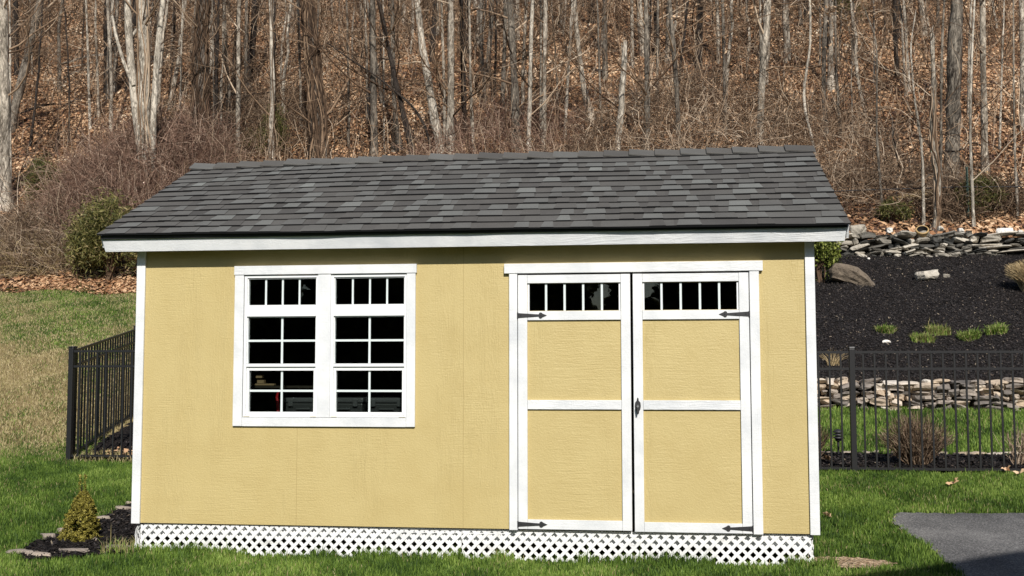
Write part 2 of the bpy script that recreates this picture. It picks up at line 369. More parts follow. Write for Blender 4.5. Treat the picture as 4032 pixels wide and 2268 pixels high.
x,y=pick(340000,-14.5,0,4.0,18.3); k=keep(x,y)&(x> -2.3-(y+7.8)*.50)&(x<-.3-(y-3)*.28)&(y<leaf_edge(x)+.3); x=x[k]; y=y[k]
blades(0,x,y,.052,.011,gtone(x,y),'slope_grass','patchy green and straw grass on the slope left of the shed',lean=.9)
# tall scruffy tuft by the left lattice corner and straw blades at fence foot
x,y=pick(260,-.22,.06,-.10,.2); blades(0,x,y,.12,.005,.45+.5*RS.rand(len(x)),'grass_tuft','long scruffy grass tuft at the left lattice corner',lean=.8)['kind']='stuff'
x,y=pick(1500,-2.45,-.2,3.55,3.9); blades(0,x,y,.10,.008,.7+.3*RS.rand(len(x)),'dry_grass','dry straw grass along the foot of the left fence',lean=1.0)

# leaves and chips
x,y=pick(420,4.9,8.6,-.3,3.6); k=keep(x,y); x=x[k]; y=y[k]; blades(0,x,y,.06,.007,.78+.2*RS.rand(len(x)),'straw_bits','scattered dead grass bits lying in the right lawn',lean=1.6)
def frx(n,y0,y1,gam=1.):   # points inside the widened view wedge between y0 and y1
    y=y0+(y1-y0)*RS.rand(n)**gam; d=y+7.8
    return -d*.70+2.2+d*1.10*RS.rand(n),y
x,y=frx(300000,17.2,60); k=((y>leaf_edge(x)-.25)|(x>3.2)); x=x[k];y=y[k]
scatter_tris(0,x,y,.062,M_leaf,'leaf_litter','thick litter of fallen brown leaves over the wooded hillside',lambda x,y:np.clip(RS.rand(len(x))*.8+.75*(pseudo(x*.45,y*.5)-.52)+.02,0,1),.03)
x,y=pick(9000,-11.5,-1,17.3,18.7); scatter_tris(0,x,y,.036,M_leaf,'leaf_drift','drift of rusty fallen leaves where the left lawn meets the woods',lambda x,y:.12+.55*RS.rand(len(x)),.03)
x,y=pick(100000,4.2,13,8.6,17.0); scatter_tris(0,x,y,.016,M_chip,'mulch_chips','loose black bark chips on the mulch bank',None,.01,aspect=2.6,tilt=1.2)
x,y=pick(14000,3.6,10,3.6,5.15); scatter_tris(0,x,y,.022,M_chip,'mulch_chips','bark chips in the mulch strip behind the right fence',None,.012,aspect=2.6,tilt=1.4)
x,y=pick(7000,-1.6,.1,-.3,1.6); k=inside(bedL,x,y); scatter_tris(0,x[k],y[k],.016,M_chip,'mulch_chips','bark chips in the small bed around the spruce',None,.012,aspect=3,tilt=1.4)
x,y=pick(9000,-2.4,2,3.6,7); k=inside(bedB,x,y); scatter_tris(0,x[k],y[k],.024,M_chip,'mulch_chips','bark chips behind the left fence',None,.012,aspect=3,tilt=1.4)
x,y=pick(260,-2.3,-.5,3.65,4.3); scatter_tris(0,x,y,.04,M_leaf,'leaf_scatter','dead leaves caught behind the left fence',lambda x,y:.4+.5*RS.rand(len(x)),.02)
def oakleaf(px,py,s,label):
    p=ground_hit(px,py); a=RS.rand()*6; mb=MB(); n=14
    pts=[]
    for i in range(n):
        r=s*(1 if i%2 else .62)*(1.0 if i%7 else 1.25); t=i*6.283/n; pts.append((math.cos(t)*r*1.35,math.sin(t)*r,.012+.3*s*math.sin(2*t+a)+.02*RS.rand()))
    mb.add([(0,0,.0)]+pts,[(0,1+i,1+(i+1)%n) for i in range(n)],.6+.3*RS.rand())
    o=mb.build('fallen_leaf',M_leaf); o.location=(p[0],p[1],float(H(p[0],p[1]))+.045); o.rotation_euler=(.3,.2,a); tag(o,label,'leaf',group='fallen leaves on the right lawn')
oakleaf(3754,1925,.055,'curled tan oak leaf lying on the right lawn above the driveway')
oakleaf(3255,2055,.04,'small brown leaf in the grass beside the right corner trim')
oakleaf(3965,1870,.05,'pale leaf at the foot of the right fence near the frame edge')
oakleaf(4020,1884,.05,'pale leaf nearest the right frame edge below the fence')
oakleaf(3615,1830,.075,'large orange oak leaf under the big twiggy shrub')
oakleaf(3648,1815,.06,'pinkish upright leaf in front of the big twiggy shrub')
oakleaf(3255,1825,.06,'reddish leaf under the left twiggy shrub behind the fence')

# ------------------------------------------------------------------ stones
def stone_geo(w,d,h,jit=.16,sub_=3,seed=None,flat=.55):
    r=RS; n=sub_
    lin=np.linspace(-1,1,n+1); V=[];F=[]; idx={}
    def vid(p):
        k=tuple(np.round(p,4))
        if k not in idx: idx[k]=len(V); V.append(np.array(p,float))
        return idx[k]
    for ax in range(3):
        for sg in (-1,1):
            for i in range(n):
                for j in range(n):
                    q=[]
                    for (a,b) in ((0,0),(1,0),(1,1),(0,1)):
                        p=[0,0,0]; p[ax]=sg; p[(ax+1)%3]=lin[i+a]; p[(ax+2)%3]=lin[j+b]; q.append(vid(p))
                    F.append(tuple(q if sg>0 else q[::-1]))
    V=np.array(V); nrm=np.linalg.norm(V,axis=1,keepdims=True)
    V=V*(1-flat)/nrm*1.25+V*flat
    ph=r.rand(6)*6.28
    for k_ in range(3):
        dirn=r.randn(3); dirn/=np.linalg.norm(dirn); c=.55+.35*r.rand()   # chop facets
        dd=V@dirn; V-=np.outer(np.clip(dd-c,0,None)*.85,dirn)
    V+=jit*.5*(r.rand(*V.shape)-.5)+jit*.5*np.sin(V[:,[1,2,0]]*2.6+ph[:3])
    return V*np.array([w/2,d/2,h/2]),F
def stonewall(name,x0,x1,yfun,zb,ht,depth,hs,ws,mat,label,tones,cap=0,rotj=.18,slabx=None):
    mb=MB(); core=MB(); 
    z=0.; row=0
    while z<ht-.02:
        h0=hs[0]+(hs[1]-hs[0])*RS.rand(); x=x0+RS.rand()*.2
        while x<x1:
            big=slabx is not None and x>slabx
            w=(ws[0]+(ws[1]-ws[0])*RS.rand()**1.6)*(1.7 if big else 1); h=h0*(.75+.6*RS.rand())*(.75 if big else 1)
            if RS.rand()<.15: w*=.55
            V,F=stone_geo(w*1.04,depth*(.75+.5*RS.rand()),h*1.06,.34)
            a=(RS.rand()-.5)*2*rotj*(.3 if big else 1); c,s=math.cos(a),math.sin(a); V=V@np.array([[c,0,s],[0,1,0],[-s,0,c]])
            a=(RS.rand()-.5)*.5; c,s=math.cos(a),math.sin(a); V=V@np.array([[c,s,0],[-s,c,0],[0,0,1]])
            xc=x+w/2; V+=np.array([xc,yfun(xc)+.06*RS.rand()+z*.10,zb(xc)+z+h/2+.02*(RS.rand()-.5)])
            mb.add(V,F,tones()); x+=w+.008+.012*RS.rand()
        z+=h0*1.0; row+=1
    o=mb.build(name,mat)
    xs=np.arange(x0,x1+.01,.5)
    for a,b in zip(xs[:-1],xs[1:]):
        ya=yfun((a+b)/2)+depth*.35; core.box(a,b,ya,ya+.3,zb((a+b)/2)-.2,zb((a+b)/2)+ht-.07)
    c=core.build('wall_core',M_earth,o)
    return tag(o,label,'stone wall')
stonewall('stone_wall',3.2,13,lambda x:8.36+.03*math.sin(x*1.3),lambda x:float(H(x,8.2))-.03,.49,.26,(.05,.105),(.08,.30),M_stone,
  'low tan and grey dry stone wall behind the fence, holding up the mulch bank',lambda:float(np.clip(.08+.82*RS.rand(),0,.95)))
stonewall('stone_wall',5.4,17,lambda x:16.86+.05*math.sin(x),lambda x:float(H(x,16.7))-.04,.52,.34,(.05,.13),(.10,.42),M_dstone,
  'upper dark grey dry stone wall at the foot of the woods',lambda:float(RS.rand()**1.3*.93),rotj=.42,slabx=10.6)
def boulder(px,py,w,d,h,tone,mat,label,rz=0,ry=0,name='boulder',sink=.25,cat='boulder',group=None,loc=None,sub_=6,jit=.2):
    p=ground_hit(px,py) if loc is None else loc; V,F=stone_geo(w,d,h,jit,sub_,flat=.42 if w>.8 else .55)
    mb=MB(); mb.add(V,F,tone); o=mb.build(name,mat); o.location=(p[0],p[1],(float(H(p[0],p[1])) if loc is None else loc[2])+h*(.5-sink)); o.rotation_euler=(0,ry,rz)
    return tag(o,label,cat,group)
M_brock=tone_mat('brown_rock',[(0,(.12,.095,.07)),(1,(.2,.16,.12))],.9,.2,nscale=9,namp=.8,bmp=(1,.05),bscale=14)
boulder(3365,1112,.92,.5,.34,.5,M_brock,'long brown boulder with a mossy right end lying in the black mulch',0,.30,sink=.22)
boulder(3655,1098,.42,.34,.17,.76,M_dstone,'white streaked rock in the black mulch, right of the long boulder',.3,-.12,sink=.1)
boulder(3727,1092,.12,.1,.08,.6,M_dstone,'small grey stone just right of the white streaked rock',name='stone',cat='stone')
boulder(3490,1350,.13,.09,.05,1,M_stone,'small flat white stone in the mulch below the grass tufts',name='stone',cat='stone',sink=.1)
boulder(3422,1022,.07,.06,.05,1,M_stone,'tiny white stone in the mulch near the upper wall',name='stone',cat='stone')
def wallstone(px,py,w,h,tone,label,dy=16.9):
    d=ray(px,py); t=(dy-CAM[1])/d[1]; p=CAM+d*t
    boulder(0,0,w,.22,h,tone,M_dstone,label,name='stone',cat='stone',sink=.0,loc=(p[0],p[1],p[2]),sub_=5)
wallstone(3955,925,.30,.15,1.0,'large rounded white stone on top of the upper wall')
wallstone(4018,925,.12,.10,.95,'small pale stone right of the large white one on the upper wall')
wallstone(3380,935,.34,.27,.62,'upright grey stone standing on the left end of the upper wall')
wallstone(3703,910,.12,.10,.9,'small white stone on the upper wall beside the pale trunk')
wallstone(3785,920,.13,.11,.93,'pale angular stone resting on the middle of the upper wall')
wallstone(3500,920,.12,.12,.95,'white pointed stone on the upper wall left of the clay pot')
# clay pot
d=ray(3630,932); t=(16.86-CAM[1])/d[1]; p=CAM+d*t
pot=empty('clay_pot',(p[0],p[1],p[2]+.03)); tag(pot,'round tan clay pot with a thick rim tipped on top of the upper stone wall','pot')
def lathe(prof,n=28):
    V=[];F=[]
    for r,z in prof:
        for i in range(n): a=i*6.2832/n; V.append((r*math.cos(a),r*math.sin(a),z))
    for k in range(len(prof)-1):
        for i in range(n): F.append((k*n+i,k*n+(i+1)%n,(k+1)*n+(i+1)%n,(k+1)*n+i))
    return V,F
mb=MB(); mb.add(*lathe([(.0,-.02),(.085,-.02),(.10,0),(.118,.10),(.12,.13)])); mb.build('pot_body',M_clay,pot,smooth=True)
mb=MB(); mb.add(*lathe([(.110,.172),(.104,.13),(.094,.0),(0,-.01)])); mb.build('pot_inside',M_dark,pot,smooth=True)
mb=MB(); mb.add(*lathe([(.119,.12),(.136,.125),(.138,.165),(.130,.176),(.112,.176),(.111,.165)])); mb.build('pot_rim',M_clay,pot,smooth=True)
pot.rotation_euler=(math.radians(48),0,math.radians(-8))
# edging stones of left bed & right strip
edge=[(90,2185,.34,.12,.6,'flat brown edging slab at the left tip of the spruce bed'),(185,2120,.22,.1,.66,'flat edging stone at the upper left of the spruce bed'),
 (262,2098,.24,.10,.72,'pinkish edging stone behind the left side of the little spruce'),(395,2050,.22,.1,.8,'tan edging stone just right of the little spruce'),
 (493,2012,.30,.12,.85,'long pale edging stone near the shed corner trim'),(523,1990,.18,.13,.9,'pale round edging stone against the shed corner trim'),
 (150,2196,.30,.1,.85,'pale front edging stone at the left of the spruce bed'),(290,2181,.36,.12,.55,'grey flat stone in the grass in front of the spruce bed'),(470,2168,.34,.1,.5,'half buried grey stone in the grass before the lattice corner')]
for px,py,w,dd,t,l in edge: boulder(px,py,w*.62,dd*.62,.06,t*.6,M_stone,l,(RS.rand()-.5)*.4,name='edging_stone',cat='stone',sink=.38,group='edging stones of the spruce bed')
boulder(375,2133,.035,.03,.025,1,M_stone,'tiny white pebble in front of the little spruce',name='pebble',cat='stone')
boulder(359,2128,.022,.02,.02,1,M_stone,'tinier white pebble left of another below the spruce',name='pebble',cat='stone')
mb=MB()
for i,px in enumerate([3225,3262,3330,3412,3442,3530,3580,3700,3770,3800,3835,3868,3900,3935,3968,4000,4035]):
    p=ground_hit(px,1788+(px-3400)*.022)
    V,F=stone_geo((.09 if px<3750 else .15)+.08*RS.rand(),.08,.04+.03*RS.rand(),.25); mb=MB(); mb.add(V,F,(.25 if px<3750 else .6)+.3*RS.rand())
    o=mb.build('edging_stone',M_stone); o.location=(p[0],5.12+.05*RS.rand(),float(H(p[0],5.15))+.015); o.rotation_euler=(0,0,RS.rand())
    nm='%s pale edging stone between mulch strip and grass, %s'%(['small','rounded','flat'][i%3],['behind left shrub','just left of the path lamp','just right of the path lamp','gap right of fence post','second from fence post','left side of big shrub','under big shrub','right side of big shrub','first right of big shrub','second right of big shrub','third right of big shrub','fourth right of big shrub','midway to sparse shrub','left of sparse shrub','left foot of sparse shrub','behind sparse shrub','at the right frame edge'][i])
    tag(o,nm,'stone',group='edging stones behind the right fence')

# ------------------------------------------------------------------ shed
shed=empty('garden_shed',(0,0,-.2)); tag(shed,'yellow wooden garden shed with white trim, double doors and grey shingle roof','shed')
SZ=.2
def S(mb,name,mat,parent=shed,bevel=0):
    """shed part: geometry is in world coordinates, shift to the empty's frame"""
    if parent is shed: mb.v=[(a,b,c+SZ) for a,b,c in mb.v]
    else: mb.v=[(a,b,c+SZ) for a,b,c in mb.v]
    return mb.build(name,mat,parent,bevel)
W=4.88; D=3.05; T=.012; ZT=2.05
mb=MB()
# siding of the front wall with openings
def fpanel(x0,x1,z0,z1): mb.box(x0,x1,0,T,z0,z1)
fpanel(.01,.79,0,ZT); fpanel(2.05,2.81,0,ZT); fpanel(.79,2.05,0,.745); fpanel(.79,2.05,1.83,ZT); fpanel(2.81,4.47,1.815,ZT); fpanel(4.47,4.87,0,ZT)
S(mb,'front_siding',M_side)
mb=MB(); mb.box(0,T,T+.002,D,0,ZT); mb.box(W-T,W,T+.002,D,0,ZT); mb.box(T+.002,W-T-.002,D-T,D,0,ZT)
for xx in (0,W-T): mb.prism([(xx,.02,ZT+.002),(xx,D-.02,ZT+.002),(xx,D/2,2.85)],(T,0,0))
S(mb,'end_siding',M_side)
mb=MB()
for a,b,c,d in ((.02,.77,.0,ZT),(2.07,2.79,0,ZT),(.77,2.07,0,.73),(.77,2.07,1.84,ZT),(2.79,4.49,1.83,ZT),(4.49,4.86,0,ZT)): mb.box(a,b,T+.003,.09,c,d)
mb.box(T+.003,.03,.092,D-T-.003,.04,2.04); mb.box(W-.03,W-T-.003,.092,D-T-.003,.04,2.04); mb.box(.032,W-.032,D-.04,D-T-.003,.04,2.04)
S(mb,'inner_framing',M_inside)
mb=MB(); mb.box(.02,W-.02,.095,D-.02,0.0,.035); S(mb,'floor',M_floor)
# thin panel joints of the siding
M_gap=plain('joint_caulk',(.36,.28,.12),.8)
for xj in (1.224,2.443): mb=MB(); mb.box(xj-.0015,xj+.0015,-.0012,.001,0,.70 if xj<2 else ZT); S(mb,'siding_joint',M_gap)
# corner trim
for (x0,x1,l) in ((-.018,.047,'l'),(4.834,4.898,'r')):
    mb=MB(); mb.box(x0,x1,-.020,-.002,-.004,ZT-.05)
    if l=='l': mb.box(-.020,-.002,0,.09,-.004,ZT-.05)
    else: mb.box(W+.002,W+.020,0,.09,-.004,ZT-.05)
    S(mb,'corner_trim',M_wz,bevel=.002)
    mb=MB(); xx=-.020 if l=='l' else W+.002; mb.box(xx,xx+.018,D-.09,D+.02,-.004,ZT-.05); S(mb,'corner_trim',M_wz)
# window casing
def SB(name,mat,boxes,parent=shed,bevel=0):
    for b_ in boxes: mb=MB(); mb.box(*b_); S(mb,name,mat,parent,bevel)
SB('window_head_casing',M_wx,[(.738,2.103,-.026,-.002,1.813,1.878)],bevel=.002); SB('window_sill',M_wx,[(.812,2.030,-.019,-.002,.708,.772)],bevel=.002)
SB('window_side_casing',M_wz,[(.742,.811,-.020,-.002,.709,1.811),(2.031,2.095,-.020,-.002,.709,1.811)],bevel=.002); SB('window_mullion',M_wz,[(1.373,1.468,-.020,-.002,.774,1.811)],bevel=.002)
M_cream=plain('cream_latch',(.62,.58,.45),.5)
def window(x0,x1):
    w=MB(); y0,y1=-.010,.035
    zt,zb=1.808,.775
    w.box(x0,x0+.020,y0,y1,zb,zt); w.box(x1-.014,x1,y0,y1,zb,zt)           # jambs
    w.box(x0+.021,x1-.015,y0,y1,1.790,zt); w.box(x0+.021,x1-.015,y0,y1,zb,.790)
    w.box(x0+.021,x1-.015,y0-.004,y1,1.507,1.590)                              # band under transom
    w.box(x0+.021,x1-.015,y0,y1,1.140,1.162); 
    # stepped inner lip
    for (a,b) in ((1.592,1.788),(1.164,1.505)):
        w.box(x0+.021,x0+.027,y0+.010,y1,a,b); w.box(x1-.020,x1-.015,y0+.010,y1,a,b); w.box(x0+.028,x1-.021,y0+.010,y1,b-.006,b); 
    o=S(w,'window',M_vinyl)
    s=MB(); a,b=x0+.021,x1-.015; s.box(a,a+.017,.004,.030,.792,1.138); s.box(b-.017,b,.004,.030,.792,1.138); s.box(a+.018,b-.018,.004,.030,1.112,1.138); s.box(a+.018,b-.018,.004,.030,.792,.812)
    S(s,'lower_sash',M_vinyl,o)
    for (z0,z1,yy) in ((1.592,1.782,.020),(1.164,1.499,.020),(.812,1.112,.026)):
        g=MB(); g.box(x0+.022,x1-.016,yy,yy+.004,z0-.004,z1+.004); S(g,'glass_pane',M_glass,o)
    a,b=x0+.027,x1-.021; SB('muntin',M_grille,[(a+(b-a)*i/4-.0065,a+(b-a)*i/4+.0065,.013,.018,1.592,1.782) for i in (1,2,3)],o); q=MB()
    xm=(a+b)/2; q.box(xm-.0075,xm+.0075,.013,.018,1.164,1.499); q.box(a,xm-.008,.013,.018,1.322,1.337); q.box(xm+.008,b,.013,.018,1.322,1.337); S(q,'window_grille',M_grille,o); q=MB()
    q.box(xm-.0075,xm+.0075,.020,.025,.813,1.111); q.box(a+.012,xm-.008,.020,.025,.957,.972); q.box(xm+.008,b-.012,.020,.025,.957,.972)
    S(q,'window_grille',M_grille,o)
    SB('sash_latch',M_cream,[(xx,xx+.045,-.014,-.0105,.777,.7815) for xx in (x0+.006,x1-.050)],o)
window(.815,1.372); window(1.469,2.028)
# door casing
mb=MB(); mb.box(2.740,4.547,-.030,-.002,1.800,1.869); S(mb,'door_head_casing',M_wx,bevel=.002)
SB('door_side_casing',M_wz,[(2.775,2.833,-.024,-.002,-.004,1.798),(4.455,4.520,-.024,-.002,-.006,1.798)],bevel=.002)
def door(x0,x1,zb,hinge_left):
    sl=MB(); zt=1.788
    z1,z2=1.533,1.727; gx0,gx1=x0+.0672,x1-.0672
    for (a,b,c,d) in ((x0,gx0,zb,zt),(gx1,x1,zb,zt),(gx0,gx1,zb,z1),(gx0,gx1,z2,zt)): sl.box(a,b,-.004,.030,c,d)
    o=S(sl,'door',M_side)
    st=.066; SB('door_stile',M_wz,[(x0,x0+st,-.021,-.0045,zb,zt),(x1-st,x1,-.021,-.0045,zb,zt)],o,.0018)
    xa,xb=x0+st+.001,x1-st-.001
    SB('door_rail',M_wx,[(xa,xb,-.020,-.0045,c,d) for (c,d) in ((1.729,zt-.001),(1.466,1.530),(.838,.903),(zb,zb+.066))],o,.0018)
    SB('transom_jamb',M_vinyl,[(gx0+.0005,gx0+.013,-.006,.012,z1,z2),(gx1-.013,gx1-.0005,-.006,.012,z1,z2)],o); n=5
    SB('muntin',M_grille,[(gx0+(gx1-gx0)*i/n-.0075,gx0+(gx1-gx0)*i/n+.0075,-.002,.010,z1+.001,z2-.001) for i in range(1,n)],o)
    g=MB(); g.box(gx0+.001,gx1-.001,.013,.017,z1+.001,z2-.001); S(g,'glass_pane',M_glass,o)
    for zc in (1.500,zb+.034):
        h=MB(); sg=1 if hinge_left else -1; xs=x0+.001 if hinge_left else x1-.001; y=-.0215
        L=.182
        P=[(0,.017),(L-.035,.007),(L-.030,.018),(L-.018,.021),(L-.006,.012),(L+.022,.0),(L-.006,-.012),(L-.018,-.021),(L-.030,-.018),(L-.035,-.007),(0,-.017)]
        P=[(xs+sg*a,y,zc+b) for a,b in P]
        if sg>0: P=P[::-1]
        h.prism(P,(0,-.004,0)); h.cyl((xs-sg*.003,y-.003,zc-.022),(xs-sg*.003,y-.003,zc+.022),.005,n=8)
        for a in (.02,.09,L-.018): h.cyl((xs+sg*a,y-.0035,zc),(xs+sg*a,y-.008,zc),.005,.003,8)
        S(h,'strap_hinge',M_iron,o)
    return o
door(2.838,3.632,.004,True); dr=door(3.650,4.449,-.002,False)
# handle
h=MB(); xc=3.678; zc=.862; y=-.0215
P=[(0,.062),(.006,.052),(.006,.04),(.018,.026),(.021,.0),(.017,-.022),(.010,-.034),(.007,-.05),(0,-.056),(-.007,-.05),(-.010,-.034),(-.017,-.022),(-.021,0),(-.018,.026),(-.006,.04),(-.006,.052)]
h.prism([(xc+a,y,zc+b) for a,b in P],(0,-.005,0)); h.cyl((xc,y-.005,zc),(xc,y-.035,zc),.012,.010,12)
P=[(-.008,.015),(.008,.015),(.011,0),(.006,-.045),(-.004,-.050),(-.011,-.0)]; h.prism([(xc+a,y-.035,zc+b) for a,b in P],(0,-.010,0)); S(h,'door_handle',M_iron,dr,.002)
h=MB(); h.cyl((xc,y-.0455,zc),(xc,y-.050,zc),.008,.008,12); S(h,'key_cylinder',M_steel,dr)
# roof -------------------------------------------------------------
EX0,EX1=-.239,5.114; EY,EZ=-.205,2.100; RYY,RZZ=1.525,2.952
SL=math.hypot(RYY-EY,RZZ-EZ); su=np.array([0,(RYY-EY)/SL,(RZZ-EZ)/SL]); sn=np.array([0,-su[2],su[1]])
def rp(x,s,h,back=False):
    p=np.array([x,EY,EZ])+su*s+sn*h
    p[2]+=(.012*math.sin((x-.3)*1.15)-.004)*(s/SL)-(x-2.44)*.0022*(1-s/SL)+((x-2.44)*.007-.005)*(s/SL)
    if back: p[1]=2*RYY-p[1]
    return p
deck=MB()
for back in (False,True):
    n=12; xs=np.linspace(EX0+.02,EX1-.02,n+1)
    for a,b in zip(xs[:-1],xs[1:]):
        q=[rp(a,.02,-.004,back),rp(b,.02,-.004,back),rp(b,SL,-.004,back),rp(a,SL,-.004,back)]; r=[rp(a,.02,-.022,back),rp(b,.02,-.022,back),rp(b,SL,-.022,back),rp(a,SL,-.022,back)]
        deck.add(q+r,[(0,1,2,3),(7,6,5,4),(0,4,5,1),(1,5,6,2),(2,6,7,3),(3,7,4,0)])
roof=S(deck,'roof',M_inside)
def shingle_mat():
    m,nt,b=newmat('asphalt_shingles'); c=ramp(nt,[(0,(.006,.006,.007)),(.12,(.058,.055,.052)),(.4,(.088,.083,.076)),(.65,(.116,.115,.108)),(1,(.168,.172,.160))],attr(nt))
    v=coords(nt); g=noise(nt,v,90,6,.85); m2=noise(nt,v,4,5,.65)
    k=math_(nt,'ADD',math_(nt,'MULTIPLY',g,.9),math_(nt,'MULTIPLY',m2,.5)); k=math_(nt,'ADD',k,.34)
    nt.links.new(mixc(nt,1.0,c,k,'MULTIPLY'),b.inputs['Base Color']); b.inputs['Roughness'].default_value=.92; b.inputs['Specular IOR Level'].default_value=.25
    bump(nt,b,g,.7,.003); return m
M_sh=shingle_mat()
sh=MB(); NC=14; ex=SL/NC
for back in (False,True):
    for c in range(NC):
        s0=c*ex-(.012 if c==0 else 0); s1=(c+1)*ex+.012
        ph=RS.rand()*6; wav=lambda x:.0030*math.sin(x*2.1+ph)+.0022*math.sin(x*5.3+ph*2)+.0015*math.sin(x*11+ph)
        def strip(xa,xb,h,t,inset=0):
            k=max(1,int((xb-xa)/.12)); xs=np.linspace(xa,xb,k+1)
            xt=np.linspace(xa+inset,xb-inset,k+1); V=[];F=[];Vb=[]
            for i in range(k+1):
                lift=.5+.5*math.sin(xs[i]*3.3+ph*3)
                e0=rp(xs[i],s0+wav(xs[i]),h-.012,back); e1=rp(xs[i],s0+wav(xs[i]),h+.0045*lift,back); V+=[e1,rp(xt[i],s1,h-.0085,back)]; Vb+=[e0,e1]
            for i in range(k):
                a=i*2; q=(a,a+2,a+3,a+1); F.append(q if not back else q[::-1])
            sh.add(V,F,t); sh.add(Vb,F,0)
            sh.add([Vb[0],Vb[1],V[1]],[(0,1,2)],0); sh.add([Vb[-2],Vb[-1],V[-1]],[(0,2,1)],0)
        x=EX0-RS.rand()*.2
        while x<EX1:
            w=.12+.34*RS.rand(); a=max(x,EX0); b=min(x+w,EX1)
            if b-a>.004: strip(a,b,.0075,float(np.clip(.38+.11*RS.randn(),.16,.6)))
            x+=w
        x=EX0+RS.rand()*.1
        while x<EX1-.05:
            w=.09+.10*RS.rand(); b=min(x+w,EX1)
            if RS.rand()<.86 and b-x>.03: strip(x,b,.0105,float(np.clip(.62+.14*RS.randn(),.3,1)),.008+.014*RS.rand())
            x+=w+.04+.12*RS.rand()
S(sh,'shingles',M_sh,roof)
cp=MB(); n=25; ew=(EX1-EX0)/n
for i in range(n):
    xa=EX0-.005+i*ew; xb=xa+ew+.03; hl=.027+.008*RS.rand(); hr=.012; t=float(np.clip(.42+.1*RS.randn(),.2,.6)); q=.128+.006*RS.randn()
    for back in (False,True):
        prof=lambda x,h:[rp(x,SL-q,h-.006,back),rp(x,SL-q+.006,h,back),rp(x,SL-.03,h+.004,back),rp(x,SL,h+.010-.002,False)]
        A=prof(xa,hl); B=prof(xb,hr); C=[rp(xa,SL-q,hl-.014,back),rp(xa,SL,hl-.014+.01,False)]; E=[rp(xb,SL-q,hr-.012,back)]
        V=A+B+C+E; F=[(0,4,5,1),(1,5,6,2),(2,6,7,3),(0,8,10,4),(0,1,2,3,9,8)]
        cp.add(V,F if not back else [f[::-1] for f in F],t)
S(cp,'ridge_cap',M_sh,roof)
for a,b in ((EX0+.018,1.95),(1.952,EX1-.018)):
    de=MB(); de.prism([(a,-.190,2.097),(a,-.186,2.073),(a,-.178,2.073),(a,-.178,2.097)],(b-a,0,0)); S(de,'drip_edge',M_dark,roof)
for back in (False,True):
    def fp(x,y,z): return (x,2*RYY-y if back else y,z)
    fa=MB(); xl0,xl1,xr=-.222,-.203,5.094
    V=[fp(xl0,-.176,2.088),fp(xl1,-.146,1.983),fp(xl1,-.126,1.985),fp(xl0,-.156,2.090),fp(xr,-.176,2.088),fp(xr-.012,-.146,1.983),fp(xr-.012,-.126,1.985),fp(xr,-.156,2.090)]
    F=[(0,3,2,1),(4,5,6,7),(0,1,5,4),(1,2,6,5),(2,3,7,6),(3,0,4,7)]; fa.add(V,[f[::-1] for f in F] if back else F)
    S(fa,'fascia',M_wx,roof,.002)
for xx in (-.236,5.096):
    for back in (False,True):
        P=[rp(xx,.035,-.024,back),rp(xx,SL,-.024,False),rp(xx,SL-.05,-.115,back)+0,rp(xx,.035,-.115,back)]
        P[2]=np.array([xx,RYY,rp(xx,SL,-.024)[2]-.102])
        rk=MB(); rk.prism(P if not back else P[::-1],(.016,0,0)); S(rk,'rake_board',M_wx,roof)
for back in (False,True):
    ya,yb=(-.124,-.021) if not back else (2*RYY+.021,2*RYY+.124)
    sf=MB(); sf.box(-.2,5.08,ya,yb,2.052,2.06); S(sf,'soffit',M_wx,roof)
# skirt -------------------------------------------------------------
sk=MB(); sk.box(.045,4.84,.050,.075,-.105,-.012); S(sk,'rim_board',M_vinyl)
def lattice(poly_clip,mapf,name):
    mb=MB(); (u0,u1,v0,v1)=poly_clip; pitch=.0737; w=.0152
    for layer,sg in ((0,1),(1,-1)):
        u=u0-(v1-v0)-.1
        while u<u1+(v1-v0)+.1:
            # strip centre line: u + sg*(v-v0) ; clip to rect
            pts=[]
            for off in (-w,w):
                c=u+off
                for v in (v0,v1): pts.append((c+sg*(v-v0),v))
            poly=[pts[0],pts[1],pts[3],pts[2]]
            for axis_,val,keepgt in ((0,u0,True),(0,u1,False)):
                out=[]
                for i in range(len(poly)):
                    a=poly[i]; b=poly[(i+1)%len(poly)]
                    ia=(a[axis_]>=val) if keepgt else (a[axis_]<=val); ib=(b[axis_]>=val) if keepgt else (b[axis_]<=val)
                    if ia: out.append(a)
                    if ia!=ib:
                        t=(val-a[axis_])/(b[axis_]-a[axis_]); out.append((a[0]+(b[0]-a[0])*t,a[1]+(b[1]-a[1])*t))
                poly=out
                if len(poly)<3: break
            if len(poly)>=3:
                dd=(layer*.005,layer*.005+.0048)
                A=[mapf(p[0],p[1],dd[0]) for p in poly]; B=[mapf(p[0],p[1],dd[1]) for p in poly]; n=len(poly)
                mb.add(A+B,[tuple(range(n)),tuple(range(n,2*n))[::-1]]+[(i,n+i,n+(i+1)%n,(i+1)%n) for i in range(n)])
            u+=pitch
    S(mb,name,M_lat)
lattice((.040,2.43,-.30,-.016),lambda u,v,d:(u,.012+d+.004*math.sin(u*5),v+.004*math.sin(u*2.1)),'lattice_skirt')
lattice((2.435,4.845,-.30,-.022),lambda u,v,d:(u,.010+d+.004*math.sin(u*4+1),v+.003*math.sin(u*3.1)),'lattice_skirt')
lattice((.03,3.0,-.30,-.02),lambda u,v,d:(4.848+d+.008*math.sin(u*9),u,v),'side_lattice')
lattice((.03,3.0,-.30,-.02),lambda u,v,d:(.028+d-.012*math.sin(u*9+1),u,v),'side_lattice')
rr=MB(); 
